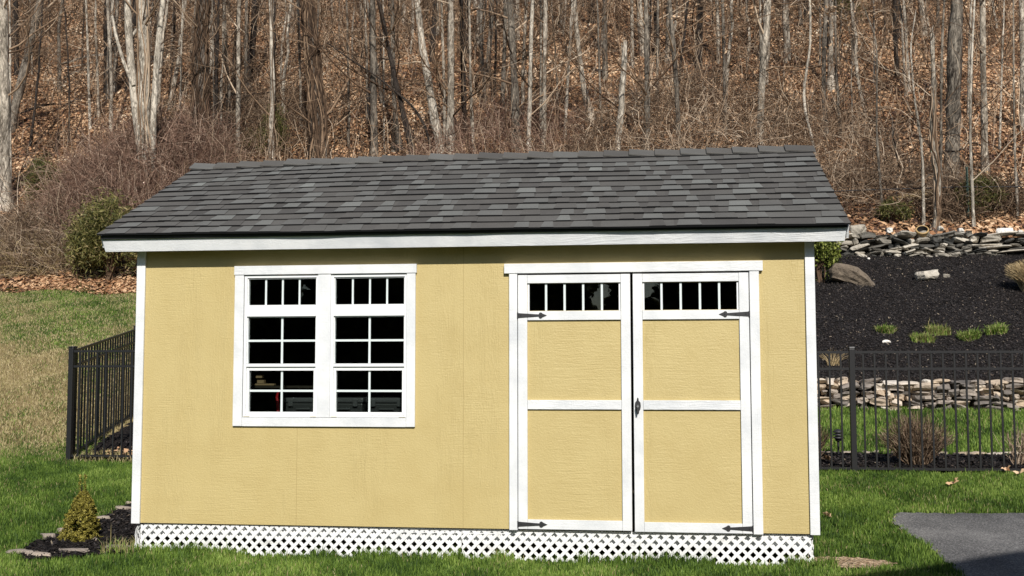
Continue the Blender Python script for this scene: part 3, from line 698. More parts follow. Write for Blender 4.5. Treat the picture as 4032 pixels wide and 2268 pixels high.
for s in (-1,1):
    P=np.array([[[.03,.012,-.02],[.012,.02,-.05],[.0,.03,-.09],[.004,.035,-.14],[-.008,.03,-.2]]])+np.array([s*.006,0,0])
    V,F=tubes(P,np.full((1,5),.004),6); rr.add(V,F)
S(rr,'lattice_edge',M_lat)
M_tim=plain('treated_timber',(.06,.05,.035),.9)
for yy in (.12,1.4,2.9): jo=MB(); jo.box(.06,4.82,yy,yy+.09,-.16,-.004); S(jo,'floor_joist',M_tim)
# things inside the shed --------------------------------------------
M_bk=plain('black_plastic',(.05,.05,.052),.4); M_bk2=plain('charcoal_plastic',(.10,.10,.105),.35)
bn=empty('workbench',(1.55,.75,.035)); tag(bn,'dark workbench inside the shed behind the lower window panes','workbench')
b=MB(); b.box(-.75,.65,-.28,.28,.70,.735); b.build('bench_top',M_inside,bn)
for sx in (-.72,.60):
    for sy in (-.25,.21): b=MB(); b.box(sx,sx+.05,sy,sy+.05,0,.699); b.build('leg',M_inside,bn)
def case(x,w,lab,zz=.775):
    o=empty('storage_case',(x,.62,zz)); tag(o,lab,'storage case','black storage cases on the workbench')
    b=MB(); b.box(-w/2,w/2,-.10,.12,0,.085); b.build('case_body',M_bk,o,.012)
    b=MB(); b.box(-w/2-.006,w/2+.006,-.108,.128,.087,.125); b.build('case_lid',M_bk2,o,.01)
    for q in (-.32,.32): b=MB(); b.box(q*w-.018,q*w+.018,-.122,-.109,.06,.115); b.build('latch',M_bk2,o,.003)
    b=MB(); b.box(-w*.18,w*.18,-.118,-.101,.03,.045); b.build('handle',M_bk2,o,.003)
case(1.10,.30,'black latched case inside, behind the left window lower right pane'); case(1.42,.30,'black latched case inside, behind the right window lower left pane'); case(1.76,.32,'black latched case inside, behind the right window lower right pane')
# red hand tool and wood offcuts on a hanging shelf
rt=MB(); rt.add(*tubes(np.array([[[.935,.42,.76],[.934,.42,.81],[.930,.42,.865],[.922,.42,.905],[.928,.42,.935],[.945,.42,.955]]]),np.array([[.013,.013,.012,.010,.009,.008]]),8)); rt.add(*tubes(np.array([[[.78,.42,.768],[.84,.42,.775],[.90,.42,.790]]]),np.full((1,3),.007),6))
tag(rt.build('red_handle',plain('red_enamel',(.50,.01,.015),.4)),'bright red curved tool handle seen through the lower left window pane','tool')
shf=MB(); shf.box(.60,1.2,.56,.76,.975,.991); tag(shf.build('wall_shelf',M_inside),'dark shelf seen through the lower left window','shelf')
M_off=plain('raw_pine',(.34,.22,.12),.8)
for i,(xx,zz,w,h,l) in enumerate([(0.755,.994,.18,.014,'long flat pine offcut on the shelf inside the left window'),(0.735,1.010,.055,.026,'short pine block resting on the long offcut inside'),(0.722,1.052,.05,.026,'upper pine block above the others inside the left window')]):
    b=MB(); b.box(xx-w/2,xx+w/2,.57,.62,zz,zz+h); 
    tag(b.build('wood_offcut',M_off,bevel=.002),l,'wood block','wood offcuts inside the shed')

# ------------------------------------------------------------------ fences
def fence(A,B,postsA,postsB,ht,label,bottom_rail=True,zfun=None,spacing=.111):
    A=np.array(A,float); B=np.array(B,float); L=np.linalg.norm((B-A)[:2]); u=(B-A)/L
    o=empty('metal_fence',(A[0],A[1],A[2])); tag(o,label,'fence')
    ps=[]
    def at(t): return np.array([u[0]*t,u[1]*t,u[2]*t])
    for t in postsA:
        m=MB(); p=at(t); m.box(p[0]-.027,p[0]+.027,p[1]-.027,p[1]+.027,-.12+p[2],ht+.035+p[2]); po=m.build('post',M_fence,o,.004)
        m=MB(); m.box(p[0]-.032,p[0]+.032,p[1]-.032,p[1]+.032,ht+.036+p[2],ht+.054+p[2]); m.build('post_cap',M_fence,po,.008)
    rails=[ht,ht-.165]+([.065] if bottom_rail else [.06])
    w=np.array([-u[1],u[0],0]); w/=np.linalg.norm(w)
    def bar(p,q,hw,hh):
        m=MB(); V=[]
        for e in (p,q):
            for s1,s2 in ((-1,-1),(1,-1),(1,1),(-1,1)): V.append(e+w*hw*s1+np.array([0,0,hh*s2]))
        m.add(V,[(3,2,1,0),(4,5,6,7),(0,1,5,4),(1,2,6,5),(2,3,7,6),(3,0,4,7)]); return m
    for t0,t1 in zip(postsA[:-1],postsA[1:]):
        for r in rails:
            bar(at(t0+.028)+[0,0,r],at(t1-.028)+[0,0,r],.013,.012).build('rail',M_fence,o)
        n=int(round((t1-t0)/spacing)); 
        for i in range(1,n):
            t=t0+(t1-t0)*i/n; p=at(t); m=MB(); m.box(p[0]-.0085,p[0]+.0085,p[1]-.0085,p[1]+.0085,p[2]+(.06 if bottom_rail else .0),p[2]+ht-.013); m.build('picket',M_fence,o)
    return o
fR=fence((3.70,3.56,.065),(10.52,3.56,.065),[0,2.07,4.47,6.82],None,1.215,'long black metal picket fence right of the shed with a flat top rail')
fL=fence((-2.515,3.62,.115),(2.3,3.62,.115),[0,2.4,4.8],None,1.20,'black metal fence panel behind the left shed corner, facing the camera',bottom_rail=True,spacing=.098)
fS=fence((-2.535,3.68,.115),(-3.62,8.9,.78),[0.03,2.66,5.33],None,1.20,'black metal fence panel climbing the slope away from the left corner post')
for c in list(fS.children):
    pass

# ------------------------------------------------------------------ path lamp
p=ground_hit(3302,1797); lp=empty('path_lamp',(p[0],p[1],float(H(p[0],p[1])))); tag(lp,'small black tiered garden path lamp behind the right fence','lamp')
m=MB(); m.cyl((0,0,-.03),(0,0,.17),.011,.013,10); m.build('lamp_stake',M_iron,lp)
m=MB(); m.add(*lathe([(0,.165),(.03,.17),(.04,.20),(.038,.205),(.0,.205)],16)); m.build('lamp_socket',M_iron,lp,smooth=True)
for z,r in ((.205,.062),(.238,.060)):
    m=MB(); m.add(*lathe([(.022,z+.022),(r*.6,z+.016),(r,z),(r-.004,z-.004),(.02,z+.008)],20)); m.build('lamp_tier',M_iron,lp,smooth=True)
m=MB(); m.add(*lathe([(0,.305),(.02,.300),(.045,.282),(.056,.268),(.052,.264),(.0,.268)],20)); m.build('lamp_cap',M_iron,lp,smooth=True)
m=MB(); m.add(*lathe([(.018,.205),(.018,.268)],12)); m.build('lamp_lens',plain('dull_lens',(.25,.24,.2),.4),lp,smooth=True)

# ------------------------------------------------------------------ leafy clouds
def cloud_leaves(n,cfun,size,mat,name,parent=None,tone=None,thin=.45):
    C=cfun(n); n=len(C)
    a=RS.randn(n,3); a/=np.linalg.norm(a,axis=1,keepdims=True); b=np.cross(a,RS.randn(n,3)); b/=np.linalg.norm(b,axis=1,keepdims=True)
    s=(size*(.5+RS.rand(n)))[:,None]
    V=np.stack([C-a*s,C+b*s*thin,C+a*s,C-b*s*thin],1).reshape(-1,3)
    t=RS.rand(n) if tone is None else tone(C)
    return npmesh(name,V,np.arange(4*n).reshape(n,4),mat,parent,np.repeat(t,4))
def lumpy(rx,ry,rz,cz,lumps,shell=.6,pw=1.4):
    K=RS.randn(lumps,3); K/=np.linalg.norm(K,axis=1,keepdims=True); K[:,2]=np.abs(K[:,2])*1.0-.15
    K*=(.55+.3*RS.rand(lumps,1)); r=.24+.20*RS.rand(lumps)
    def f(n):
        i=RS.randint(0,lumps,n); d=RS.randn(n,3); d/=np.linalg.norm(d,axis=1,keepdims=True)
        d*=(r[i]*(1-shell*RS.rand(n)**pw)*(1+.42*RS.randn(n)))[:,None]
        P=(K[i]+d)*np.array([rx,ry,rz]); P[:,2]+=cz; return P[P[:,2]>-.02]
    return f
def shrub(name,px,py,wpx,hpx,mat,n,size,label,cat='shrub',lumps=26,dy=.6,loc=None):
    p=ground_hit(px,py) if loc is None else np.array(loc); dist=(p-CAM)@_F; r=wpx/FPX*dist/2; h=hpx/FPX*dist
    o=empty(name,(p[0],p[1],float(H(p[0],p[1])))); tag(o,label,cat)
    cloud_leaves(n,lumpy(r,r*.8,h*.68,h*.40,lumps),size,mat,'foliage',o,thin=.2 if mat in (M_ever,M_jun) else .45)
    Pn=12; P=np.zeros((Pn,5,3)); 
    for i in range(Pn):
        a=RS.rand()*6.28; e=np.array([math.cos(a)*r*.7*RS.rand(),math.sin(a)*r*.5*RS.rand(),h*(.5+.4*RS.rand())])
        for k_ in range(5): P[i,k_]=e*np.array([(k_/4)**1.2]*2+[k_/4])+RS.randn(3)*.02*h
    V,F=tubes(P,np.tile(np.linspace(.012,.004,5)*max(1,h),(Pn,1)),5); npmesh('stem',V,F,M_twig,o,np.full(len(V),.4))
    return o
# golden dwarf spruce
p=ground_hit(312,2128); sp=empty('dwarf_spruce',(p[0],p[1],float(H(p[0],p[1])))); tag(sp,'little golden green dwarf spruce cone in the mulch bed left of the shed','spruce')
def conef(n):
    h=RS.rand(n)**1.15; R=.128*(1-h*.93)**.55*(1-np.clip(h-.8,0,1)*2.2)+.004; a=RS.rand(n)*6.283
    lob=1+.22*np.sin(a*5+h*17)+.12*np.sin(a*11-h*23)
    r=R*lob*(.55+.45*RS.rand(n)**.4); z=.0+h*.36
    P=np.stack([r*np.cos(a)+.015*h*2,r*np.sin(a),z+.012*np.sin(a*7+h*30)],1)
    gap=(np.abs(((a+.7)%6.283)-5.3)<.35)&(h>.2)&(h<.5)
    return P[~gap]
cloud_leaves(17000,conef,.0095,M_spruce,'foliage',sp)
for q,(dx_,hh) in enumerate(((-.005,.50),(.035,.505))):
    cloud_leaves(160,lambda n:np.stack([dx_+.010*RS.randn(n)*.6,.010*RS.randn(n)*.6,.33+(hh-.33)*RS.rand(n)],1),.007,M_spruce,'leader_shoot',sp)
m=MB(); m.cyl((0,0,-.02),(.01,0,.42),.012,.004,8); m.build('trunk',BARK['dark'],sp)
shrub('evergreen_shrub',3225,1112,190,250,M_box,9000,.035,'bright green leafy shrub poking out behind the right shed corner',loc=None)
shrub('juniper_bush',430,1112,330,350,M_jun,15000,.06,'dark olive juniper bush at the edge of the woods left of the roof',lumps=40,cat='bush')
shrub('juniper_bush',345,1085,130,230,M_jun,5000,.06,'smaller olive juniper leaning out beside the left eave',lumps=20,cat='bush')
shrub('evergreen_bush',180,830,190,200,M_ever,12000,.045,'dark green bush in the shade right of the far left trunk',lumps=24,cat='bush')
shrub('evergreen_bush',3870,850,220,150,M_ever,12000,.04,'dark green low bush behind the green metal stake',lumps=24,cat='bush')
shrub('evergreen_bush',3520,880,120,100,M_ever,4000,.04,'small green bush behind the upper wall, left of the clay pot',lumps=14,cat='bush')
shrub('evergreen_bush',1075,625,120,230,M_ever,5000,.045,'thin green bush on the hill above the left half of the roof',lumps=18,cat='bush')
shrub('evergreen_bush',990,620,100,110,M_ever,3500,.045,'low green bush right of the big vine covered trunk',lumps=14,cat='bush')
shrub('evergreen_bush',665,640,120,190,M_ever,5000,.045,'loose green bush right of the triple trunk tree base',lumps=18,cat='bush')
shrub('evergreen_bush',3330,110,180,150,M_ever,5000,.05,'green bush high on the hill behind the beech sapling',lumps=18,cat='bush')
# twiggy shrubs behind fence
def twiggy(px,py,rx,h,n,label,tone0=.25,tone1=.95,mat=M_twig,rad=.0035,spread=1.0):
    p=ground_hit(px,py); o=empty('twiggy_shrub',(p[0],p[1],float(H(p[0],p[1])))); tag(o,label,'shrub',group='bare twiggy shrubs behind the right fence')
    a=RS.rand(n)*6.283; tl=RS.rand(n)**.6; K=6; P=np.zeros((n,K,3)); base=np.stack([np.cos(a),np.sin(a),0*a],1)*(.08*RS.rand(n)*rx/.3)[:,None]
    end=np.stack([np.cos(a)*rx*tl*spread,np.sin(a)*rx*tl*spread*.8,h*(1.02-.45*tl**2)*(.75+.3*RS.rand(n))],1)
    for k_ in range(K):
        t=k_/(K-1); P[:,k_]=base+(end-base)*np.stack([np.full(n,t**1.15),np.full(n,t**1.15),np.full(n,t)],1)+(RS.randn(n,3)*.011 if k_ else 0)
    V,F=tubes(P,np.tile(np.linspace(rad,rad*.4,K),(n,1)),4); T_=np.repeat(tone0+(tone1-tone0)*RS.rand(n),K*4); npmesh('stems',V,F,mat,o,T_)
    m_=n*3; i=RS.randint(0,n,m_); k0=RS.randint(2,K-1,m_); s=P[i,k0]; d=(P[i,k0+1]-P[i,k0]); d/=np.linalg.norm(d,axis=1,keepdims=True); d=d+RS.randn(m_,3)*.5
    Q=np.stack([s,s+d*.03*h/.4,s+d*.07*h/.4+RS.randn(m_,3)*.006],1)
    V,F=tubes(Q,np.tile(np.array([rad*.6,rad*.5,rad*.3]),(m_,1)),3); npmesh('twigs',V,F,mat,o,np.repeat(tone0+(tone1-tone0)*RS.rand(m_),9))
twiggy(3608,1838,.40,.56,420,'big dome shaped bare twiggy shrub behind the middle of the right fence',.15,.9)
twiggy(3190,1832,.23,.50,260,'bare twiggy shrub half hidden behind the right corner trim of the shed',.15,.85)
twiggy(4010,1838,.20,.44,46,'sparse pale stemmed shrub behind the fence at the right frame edge',.5,1.)
# straw clump and grass tufts on the bank
def tuft(name,px,py,r,h,n,mat,w,label,cat,lean=1.0,t0=0,t1=1):
    p=ground_hit(px,py); o=empty(name,(p[0],p[1],float(H(p[0],p[1])))); tag(o,label,cat)
    a=RS.rand(n)*6.283; rr_=RS.rand(n)**.5; K=5; P=np.zeros((n,K,3)); b=np.stack([np.cos(a)*rr_*r*.75,np.sin(a)*rr_*r*.5,0*a],1)
    hh=h*(.6+.5*RS.rand(n)); 
    for k_ in range(K):
        t=k_/(K-1); P[:,k_]=b+np.stack([np.cos(a)*rr_*r*lean*t**2,np.sin(a)*rr_*r*lean*t**2,hh*(t-.28*lean*rr_*t*t)],1)+RS.randn(n,3)*.008*(k_>0)
    V,F=tubes(P,np.tile(w*np.array([1,.9,.8,.5,.2]),(n,1)),3); npmesh('blades',V,F,mat,o,np.repeat(t0+(t1-t0)*RS.rand(n),K*3)); return o
tuft('straw_clump',4085,1150,.36,.62,2600,M_straw,.007,'cut clump of dry golden ornamental grass at the right frame edge','ornamental grass',.8)
for px,py,r,t0,t1,l in ((3493,1312,.16,.3,.66,'bright green grass tuft, leftmost on the mulch bank'),(3628,1345,.19,.35,.75,'low green grass tuft right of the white flat stone'),(3690,1315,.21,.45,.8,'largest tuft, yellowish green, second row on the mulch bank'),
    (3815,1338,.18,.35,.68,'green tuft between the yellowish tuft and the rightmost one'),(3925,1312,.17,.35,.66,'rightmost green grass tuft on the mulch bank')):
    p=ground_hit(px,py); o=empty('grass_tuft',(p[0],p[1],float(H(p[0],p[1])))); tag(o,l,'grass tuft','grass tufts on the mulch bank')
    n_=900; a=RS.rand(n_)*6.283; q=RS.rand(n_)**.6*r*.84*(1+.25*np.sin(a*3+px)); bx=p[0]+np.cos(a)*q; by=p[1]+np.sin(a)*q*.7; b_=blades(0,bx,by,.15,.012,np.where(RS.rand(n_)<.18,.8+.15*RS.rand(n_),t0+.05+(t1-t0)*RS.rand(n_)),'tuft_blades',None,lean=1.3); del b_['kind']; b_.parent=o; b_.matrix_parent_inverse=Matrix.Translation(-o.location)
tuft('straw_clump',3730,800,.8,.30,1100,M_straw,.008,'flattened pale straw heap at the foot of the big oak','dry grass',.8)
tuft('dry_weed',3280,1440,.12,.30,60,M_straw,.003,'thin dry weed stalks behind the fence next to the shed corner','weed',1.5)

# ------------------------------------------------------------------ trees
OV=1.5652
def branches(trunk,rad,H0,n1,n2,n3,lo,seed,blen=.33,up=(.25,.9),tw=.009):
    """returns three levels of polylines grown from a trunk centre line (K,3)"""
    r=np.random.RandomState(seed); K=len(trunk); s=np.linspace(0,1,K)
    t=lo+(1-lo)*r.rand(n1)**.9; st=np.stack([np.interp(t,s,trunk[:,i]) for i in range(3)],1); rt=np.interp(t,s,rad)
    def grow(st,az,el,L,k,wob,lift):
        n=len(st); P=np.zeros((n,k,3)); P[:,0]=st; d=np.stack([np.cos(az)*np.cos(el),np.sin(az)*np.cos(el),np.sin(el)],1)
        for i in range(1,k):
            d=d+r.randn(n,3)*wob; d[:,2]+=lift; d/=np.linalg.norm(d,axis=1,keepdims=True); P[:,i]=P[:,i-1]+d*(L/(k-1))[:,None]
        return P
    L=H0*blen*(1.1-.65*t)*(.5+.8*r.rand(n1))
    P1=grow(st,r.rand(n1)*6.283,up[0]+(up[1]-up[0])*r.rand(n1),L,7,.16,.05)
    R1=np.minimum(rt*.38,.008+L*.008)[:,None]*np.linspace(1,.25,7)[None]
    def sub_(P,R,n,fr,k,wob,rmin):
        i=r.randint(0,len(P),n); kk=r.randint(1,P.shape[1]-1,n); f=r.rand(n)[:,None]
        s_=P[i,kk]*(1-f)+P[i,kk+1]*f; d=P[i,kk+1]-P[i,kk]; Lp=np.linalg.norm(P[i,-1]-P[i,0],axis=1)
        az=np.arctan2(d[:,1],d[:,0])+r.randn(n)*.9; el=np.arctan2(d[:,2],np.hypot(d[:,0],d[:,1]))+r.randn(n)*.5
        L_=Lp*fr*(.5+.8*r.rand(n)); Q=grow(s_,az,el,L_,k,wob,.03)
        return Q,np.maximum(R[i,kk]*.55,rmin)[:,None]*np.linspace(1,.35,k)[None]
    P2,R2=sub_(P1,R1,n2,.5,5,.2,tw); P3,R3=sub_(P2,R2,n3,.55,4,.24,tw*.7)
    return (P1,R1),(P2,R2),(P3,R3)
def tree_geo(trunk,rad,n1,n2,n3,lo,seed,blen=.33,sides=9,up=(.25,.9),tw=.009):
    V,F=tubes(trunk[None],rad[None],sides)
    r=np.random.RandomState(seed)
    V=V+r.randn(*V.shape)*np.repeat(rad,sides)[:,None]*.06
    H0=np.linalg.norm(trunk[-1]-trunk[0]); bs=[]
    VV=[];FF=[];TT=[];o=0
    for (P,R),n,tn in zip(branches(trunk,rad,H0,n1,n2,n3,lo,seed,blen,up,tw),(5,4,3),(.52,.5,.5)):
        v,f=tubes(P,R,n); VV.append(v); FF.append(f+o); o+=len(v); TT.append(np.repeat(np.clip(tn+.25*r.randn(len(P)),0,1),P.shape[1]*n))
    return (V,F),(np.concatenate(VV),np.concatenate(FF),np.concatenate(TT))
seed_=[100]
def tree(pts,wov,kind,label,depth=None,Ht=None,n=(13,60,190),lo=.10,flare=1.25,vines=0,snag=False,base_py=None,blen=.30,cat='tree',group=None,name='bare_tree',tw=.009,taper=.30,leaves=0,up=(.25,.9),vt=(.3,.95)):
    seed_[0]+=1; pts=[(a*OV,b*OV) for a,b in pts]; bx,by=pts[0]
    if depth is None:
        g=ground_hit(bx,by); depth=(g-CAM)@_F
    P=[]
    for (a,b) in pts: P.append(CAM+ray(a,b)*depth)
    P=np.array(P)
    gz=float(H(P[0,0],P[0,1]));
    if P[0,2]>gz-.05: P=np.concatenate([[[P[0,0],P[0,1],gz-.25]],P])
    else: P[0,2]=gz-.25
    W0=wov*OV/FPX*depth/2
    if not snag:
        Ht_=Ht or (9+seed_[0]*7%5); top=P[-1]; dr=P[-1]-P[-2]; dr/=np.linalg.norm(dr); dr[2]=abs(dr[2]); 
        rem=gz+Ht_-top[2]
        if rem>1: 
            for q in (.35,.7,1.): P=np.concatenate([P,[top+dr*rem*q+np.array([.25*math.sin(seed_[0]*3+q*4)*q,.3*math.cos(seed_[0]+q*3)*q,0])]])
    # resample smooth
    s=np.concatenate([[0],np.cumsum(np.linalg.norm(np.diff(P,axis=0),axis=1))]); s/=s[-1]; K=30
    u=np.linspace(0,1,K); T_=np.stack([np.interp(u,s,P[:,i]) for i in range(3)],1)
    for _ in range(2): T_[1:-1]=(T_[:-2]+2*T_[1:-1]+T_[2:])/4
    r=np.random.RandomState(seed_[0]); T_[2:]+=np.cumsum(r.randn(K-2,3),axis=0)*W0*.045*np.array([1,1,0])
    rad=W0*(1-(1-taper)*u)*(1+.07*r.randn(K)); rad[:3]*=np.array([flare**1.6,flare,1+(flare-1)*.4])
    if not snag: rad[-1]*=.3
    g=empty(name,(float(T_[0,0]),float(T_[0,1]),gz)); off=np.array([T_[0,0],T_[0,1],gz]); tag(g,label,cat,group)
    (V,F),(V2,F2,t2)=tree_geo(T_,rad,*(n if not snag else (3,6,10)),lo,seed_[0],blen,10 if W0>.08 else 7,up,tw)
    npmesh('trunk',V-off,F,BARK[kind],g,smooth=True)
    if kind=='dark': t2=t2*.35
    npmesh('branches',V2-off,F2,M_twig,g,t2)
    if vines:
        nv=vines; Kv=26; uu=np.linspace(.0,.8,Kv); PV=np.zeros((nv,Kv,3)); a0=r.rand(nv)*6.28; wv=r.randn(nv)*2.0; fr=1.5+r.rand(nv)*4
        for k_,q in enumerate(uu):
            c=np.array([np.interp(q,u,T_[:,i]) for i in range(3)]); rr=np.interp(q,u,rad)
            an=a0+wv*q+.5*np.sin(q*fr*6+a0*3); ro=rr*(1.03+.30*r.rand(nv)*np.abs(np.sin(q*9+a0*2)))
            PV[:,k_]=c+np.stack([np.cos(an)*ro,np.sin(an)*ro,r.randn(nv)*.03],1)
        v,f=tubes(PV,np.tile(np.linspace(.020,.008,Kv),(nv,1))*(.5+r.rand(nv,1)),4); npmesh('vines',v-off,f,M_twig,g,np.repeat(vt[0]+(vt[1]-vt[0])*r.rand(nv),Kv*4))
    if snag:   # splintered top
        k_=7; top=T_[-1]; PS=np.zeros((k_,3,3))
        for i in range(k_):
            a=i*6.28/k_; b=np.array([math.cos(a),math.sin(a),0])*rad[-1]*.7; h=.15+.45*r.rand(); PS[i]=[top+b-[0,0,.1],top+b*1.05+[0,0,h*.5],top+b*.9+[.03*r.randn(),0,h]]
        v,f=tubes(PS,np.tile(np.array([rad[-1]*.4,rad[-1]*.28,.006]),(k_,1)),5); npmesh('splintered_top',v-off,f,BARK['white'],g)
    if leaves:
        i=RS.randint(0,len(V2),leaves); C=V2[i]+RS.randn(leaves,3)*.08; k2=(C[:,2]<gz+7.5); C=C[k2]
        cloud_leaves(len(C),lambda n:C-off,.055,M_beech,'dry_leaves',g)
    return g,depth
BIG=(16,80,260); MED=(15,75,260); SM=(10,45,150)
tree([(8,528),(5,300),(2,100),(0,0)],34,'pale','thick pale grey trunk flaring to its base at the left frame edge',n=BIG,lo=.3,flare=1.7)
tree([(26,470),(25,300),(26,120),(24,0)],7,'white','thin pale stem close against the far left trunk',n=SM)
tree([(22,330),(40,270),(72,130),(104,0)],25,'grey','grey trunk leaning strongly to the right beside the far left tree',n=MED,lo=.3)
tree([(150,225),(149,150),(146,60),(158,0)],10,'grey','thin dark topped trunk just left of the fallen pale logs',n=SM)
tree([(227,322),(222,180),(216,20),(215,0)],8,'white','slim white stem rising through the fallen logs',n=SM)
tree([(248,293),(245,180),(240,60),(241,0)],7,'pale','slim pale stem second right of the leaning trunk',n=SM)
tree([(279,335),(281,200),(276,100),(271,0)],9,'pale','slim pale trunk just left of the triple trunk tree',n=SM)
g,dT=tree([(374,545),(368,420),(362,250),(358,100),(354,0)],33,'white','big pale tree whose trunk splits into three thick stems above the brambles',n=BIG,lo=.35,flare=1.5,vines=14,Ht=15)
def limb(g,pts,wov,kind,depth,nm='stem'):
    P=np.array([CAM+ray(a*OV,b*OV)*depth for a,b in pts]); s=np.concatenate([[0],np.cumsum(np.linalg.norm(np.diff(P,axis=0),axis=1))]); s/=s[-1]
    u=np.linspace(0,1,16); T_=np.stack([np.interp(u,s,P[:,i]) for i in range(3)],1)
    for _ in range(2): T_[1:-1]=(T_[:-2]+2*T_[1:-1]+T_[2:])/4
    W0=wov*OV/FPX*depth/2; V,F=tubes(T_[None],(W0*np.linspace(1,.6,16)*(1+.05*RS.randn(16)))[None],9)
    npmesh(nm,V-np.array(g.location),F,BARK[kind],g,smooth=True)
limb(g,[(368,480),(348,330),(334,210),(323,90),(321,-60),(318,-200)],23,'white',dT)
limb(g,[(336,215),(312,160),(290,85),(283,40)],10,'white',dT-.1)
limb(g,[(333,90),(348,70),(356,40)],9,'white',dT+.1)
limb(g,[(378,500),(384,330),(391,200),(399,90),(412,0),(422,-150)],19,'white',dT)
tree([(455,205),(456,120),(459,40),(460,0)],6,'white','very thin white stem on the hill right of the triple trunk tree',n=SM,depth=40)
tree([(500,425),(506,260),(505,120),(512,0)],48,'shaggy','massive dark vine covered trunk above the left end of the roof',n=BIG,vines=60,flare=1.3,vt=(.0,.55))
tree([(540,420),(545,200),(549,60),(550,0)],10,'dark','narrow dark trunk touching the massive vine covered one',n=SM)
tree([(576,375),(577,260),(566,130),(563,0)],12,'grey','grey curved trunk between the vine covered trunk and a straight pale one',n=SM,vines=8)
tree([(598,415),(598,280),(600,140),(602,0)],13,'pale','straight pale trunk third above the left end of the ridge',n=MED)
tree([(617,262),(618,160),(620,60),(620,0)],10,'grey','straight grey trunk farther up the hill behind a pale straight one',n=SM)
tree([(684,418),(682,320),(688,230),(685,150),(683,60),(682,0)],15,'white','pale twisted trunk with a black scar halfway up, above the left half of the roof',n=MED,vines=3,flare=1.4)
tree([(805,420),(797,250),(785,110),(775,0)],42,'shaggy','widest shaggy trunk wrapped in pale vines, above the left half of the roof',n=BIG,vines=95,flare=1.25,vt=(.0,.72))
tree([(758,320),(756,200),(752,90),(750,0)],8,'pale','thin pale stem just left of the widest shaggy trunk',n=SM)
tree([(925,300),(923,180),(919,80),(917,0)],8,'pale','thin pale trunk left of the tall straight grey one',n=SM)
tree([(941,410),(941,260),(940,120),(938,0)],19,'grey','tall straight smooth grey trunk above the middle left of the ridge',n=MED)
tree([(966,380),(965,200),(964,60)],5,'white','very thin white stem right of the straight grey trunk',n=SM)
tree([(1043,405),(1022,320),(1001,231),(975,110),(953,0)],15,'dark','black trunk leaning left with crooked dark limbs above the ridge',n=MED,flare=1.2)
tree([(1000,378),(993,280),(990,150),(988,0)],14,'grey','grey trunk with a pale flared foot behind the black leaning trunk',n=SM,flare=2.0)
tree([(1112,400),(1101,325),(1084,232),(1064,110),(1053,0)],24,'white','bright pale trunk curving left near the middle of the ridge',n=BIG,flare=1.3)
tree([(1092,405),(1068,312),(1034,262),(1000,235)],8,'dark','low crooked dark stem between black and pale trunks',n=SM,Ht=5)
tree([(1133,402),(1133,257),(1136,120),(1137,0)],22,'pale','broad pale mottled trunk just right of the bright curving one',n=BIG)
tree([(1120,400),(1117,240),(1113,100),(1110,0)],9,'pale','narrow pale trunk squeezed between the two bright mid ridge trunks',n=SM)
tree([(1170,350),(1166,230),(1162,100),(1160,0)],14,'dark','dark footed trunk right of the broad mottled one',n=SM)
tree([(1192,395),(1186,260),(1182,100),(1181,0)],9,'pale','slim pale trunk standing in the clear leafy gap mid hill',n=SM)
tree([(1300,378),(1297,232),(1290,100),(1286,0)],22,'grey','thick grey trunk left of the trio of thin pale trunks',n=MED)
tree([(1262,320),(1266,200),(1270,77),(1272,0)],13,'grey','grey trunk close behind the thick one left of the pale trio',n=SM)
tree([(1314,300),(1316,180),(1322,70),(1325,0)],10,'pale','left trunk of the trio of thin pale trunks mid right',n=SM)
tree([(1329,400),(1334,193),(1337,90),(1340,0)],12,'white','middle trunk of the trio, whitest, right of the thick grey one',n=MED)
tree([(1360,345),(1360,160),(1361,0)],7,'pale','thin trunk just left of a wider pale one, right of the pale trio',n=SM)
tree([(1368,390),(1369,200),(1371,90),(1372,0)],14,'pale','wider pale trunk paired with a thin one, right of the pale trio',n=MED)
tree([(1421,345),(1427,230),(1436,72),(1440,0)],9,'white','slim white trunk leaning slightly right between two pale trunks',n=SM)
tree([(1490,303),(1478,270),(1464,193),(1452,90),(1444,0)],15,'pale','pale trunk leaning left from a wide flared foot on the hill',n=MED,flare=1.7)
tree([(1522,200),(1522,120),(1520,0)],13,'grey','grey trunk far up the hill left of the broken snag',n=SM)
tree([(1590,170),(1590,90),(1589,0)],10,'pale','pale trunk far up the hill behind the top of the broken snag',n=SM,leaves=500)
tree([(1553,400),(1558,320),(1563,242),(1567,150)],17,'white','broken pale snag with a splintered top above the right half of the ridge',snag=True,name='broken_snag',cat='dead tree',taper=.8)
tree([(1626,385),(1629,193),(1628,90),(1625,0)],18,'grey','soft grey trunk right of the broken snag',n=MED)
tree([(1653,260),(1654,145),(1656,0)],8,'grey','thin grey trunk high up right of the snag',n=SM)
tree([(1709,390),(1701,193),(1691,80),(1684,0)],13,'grey','grey trunk rising out of the thicket, second right of the snag',n=MED)
tree([(1824,340),(1823,150),(1818,0)],10,'grey','dim grey trunk in the thicket left of the tall pale twin trunks',n=SM)
tree([(1911,378),(1914,235),(1927,100),(1936,0)],20,'pale','tall pale trunk above the right end of the ridge, bigger of a close pair',n=BIG)
tree([(1916,330),(1915,180),(1912,0)],9,'pale','thin left companion of the tall pale trunk above the right ridge end',n=SM)
tree([(2056,402),(2025,285),(2016,220),(2035,168),(2040,84),(2037,0)],8,'white','crooked white birch like stem with clinging tan leaves at the right ridge end',n=(14,80,240),leaves=2600,up=(.0,.6),blen=.4)
tree([(2080,350),(2070,235),(2072,134),(2079,0)],12,'grey','grey trunk right of the crooked white stem',n=SM)
tree([(2092,222),(2089,134),(2092,0)],14,'pale','pale trunk with a flared foot directly behind a grey one, right of the white stem',n=SM,flare=2)
tree([(2146,165),(2146,80),(2146,0)],9,'grey','dim trunk high on the hill above the right thicket',n=SM,leaves=400)
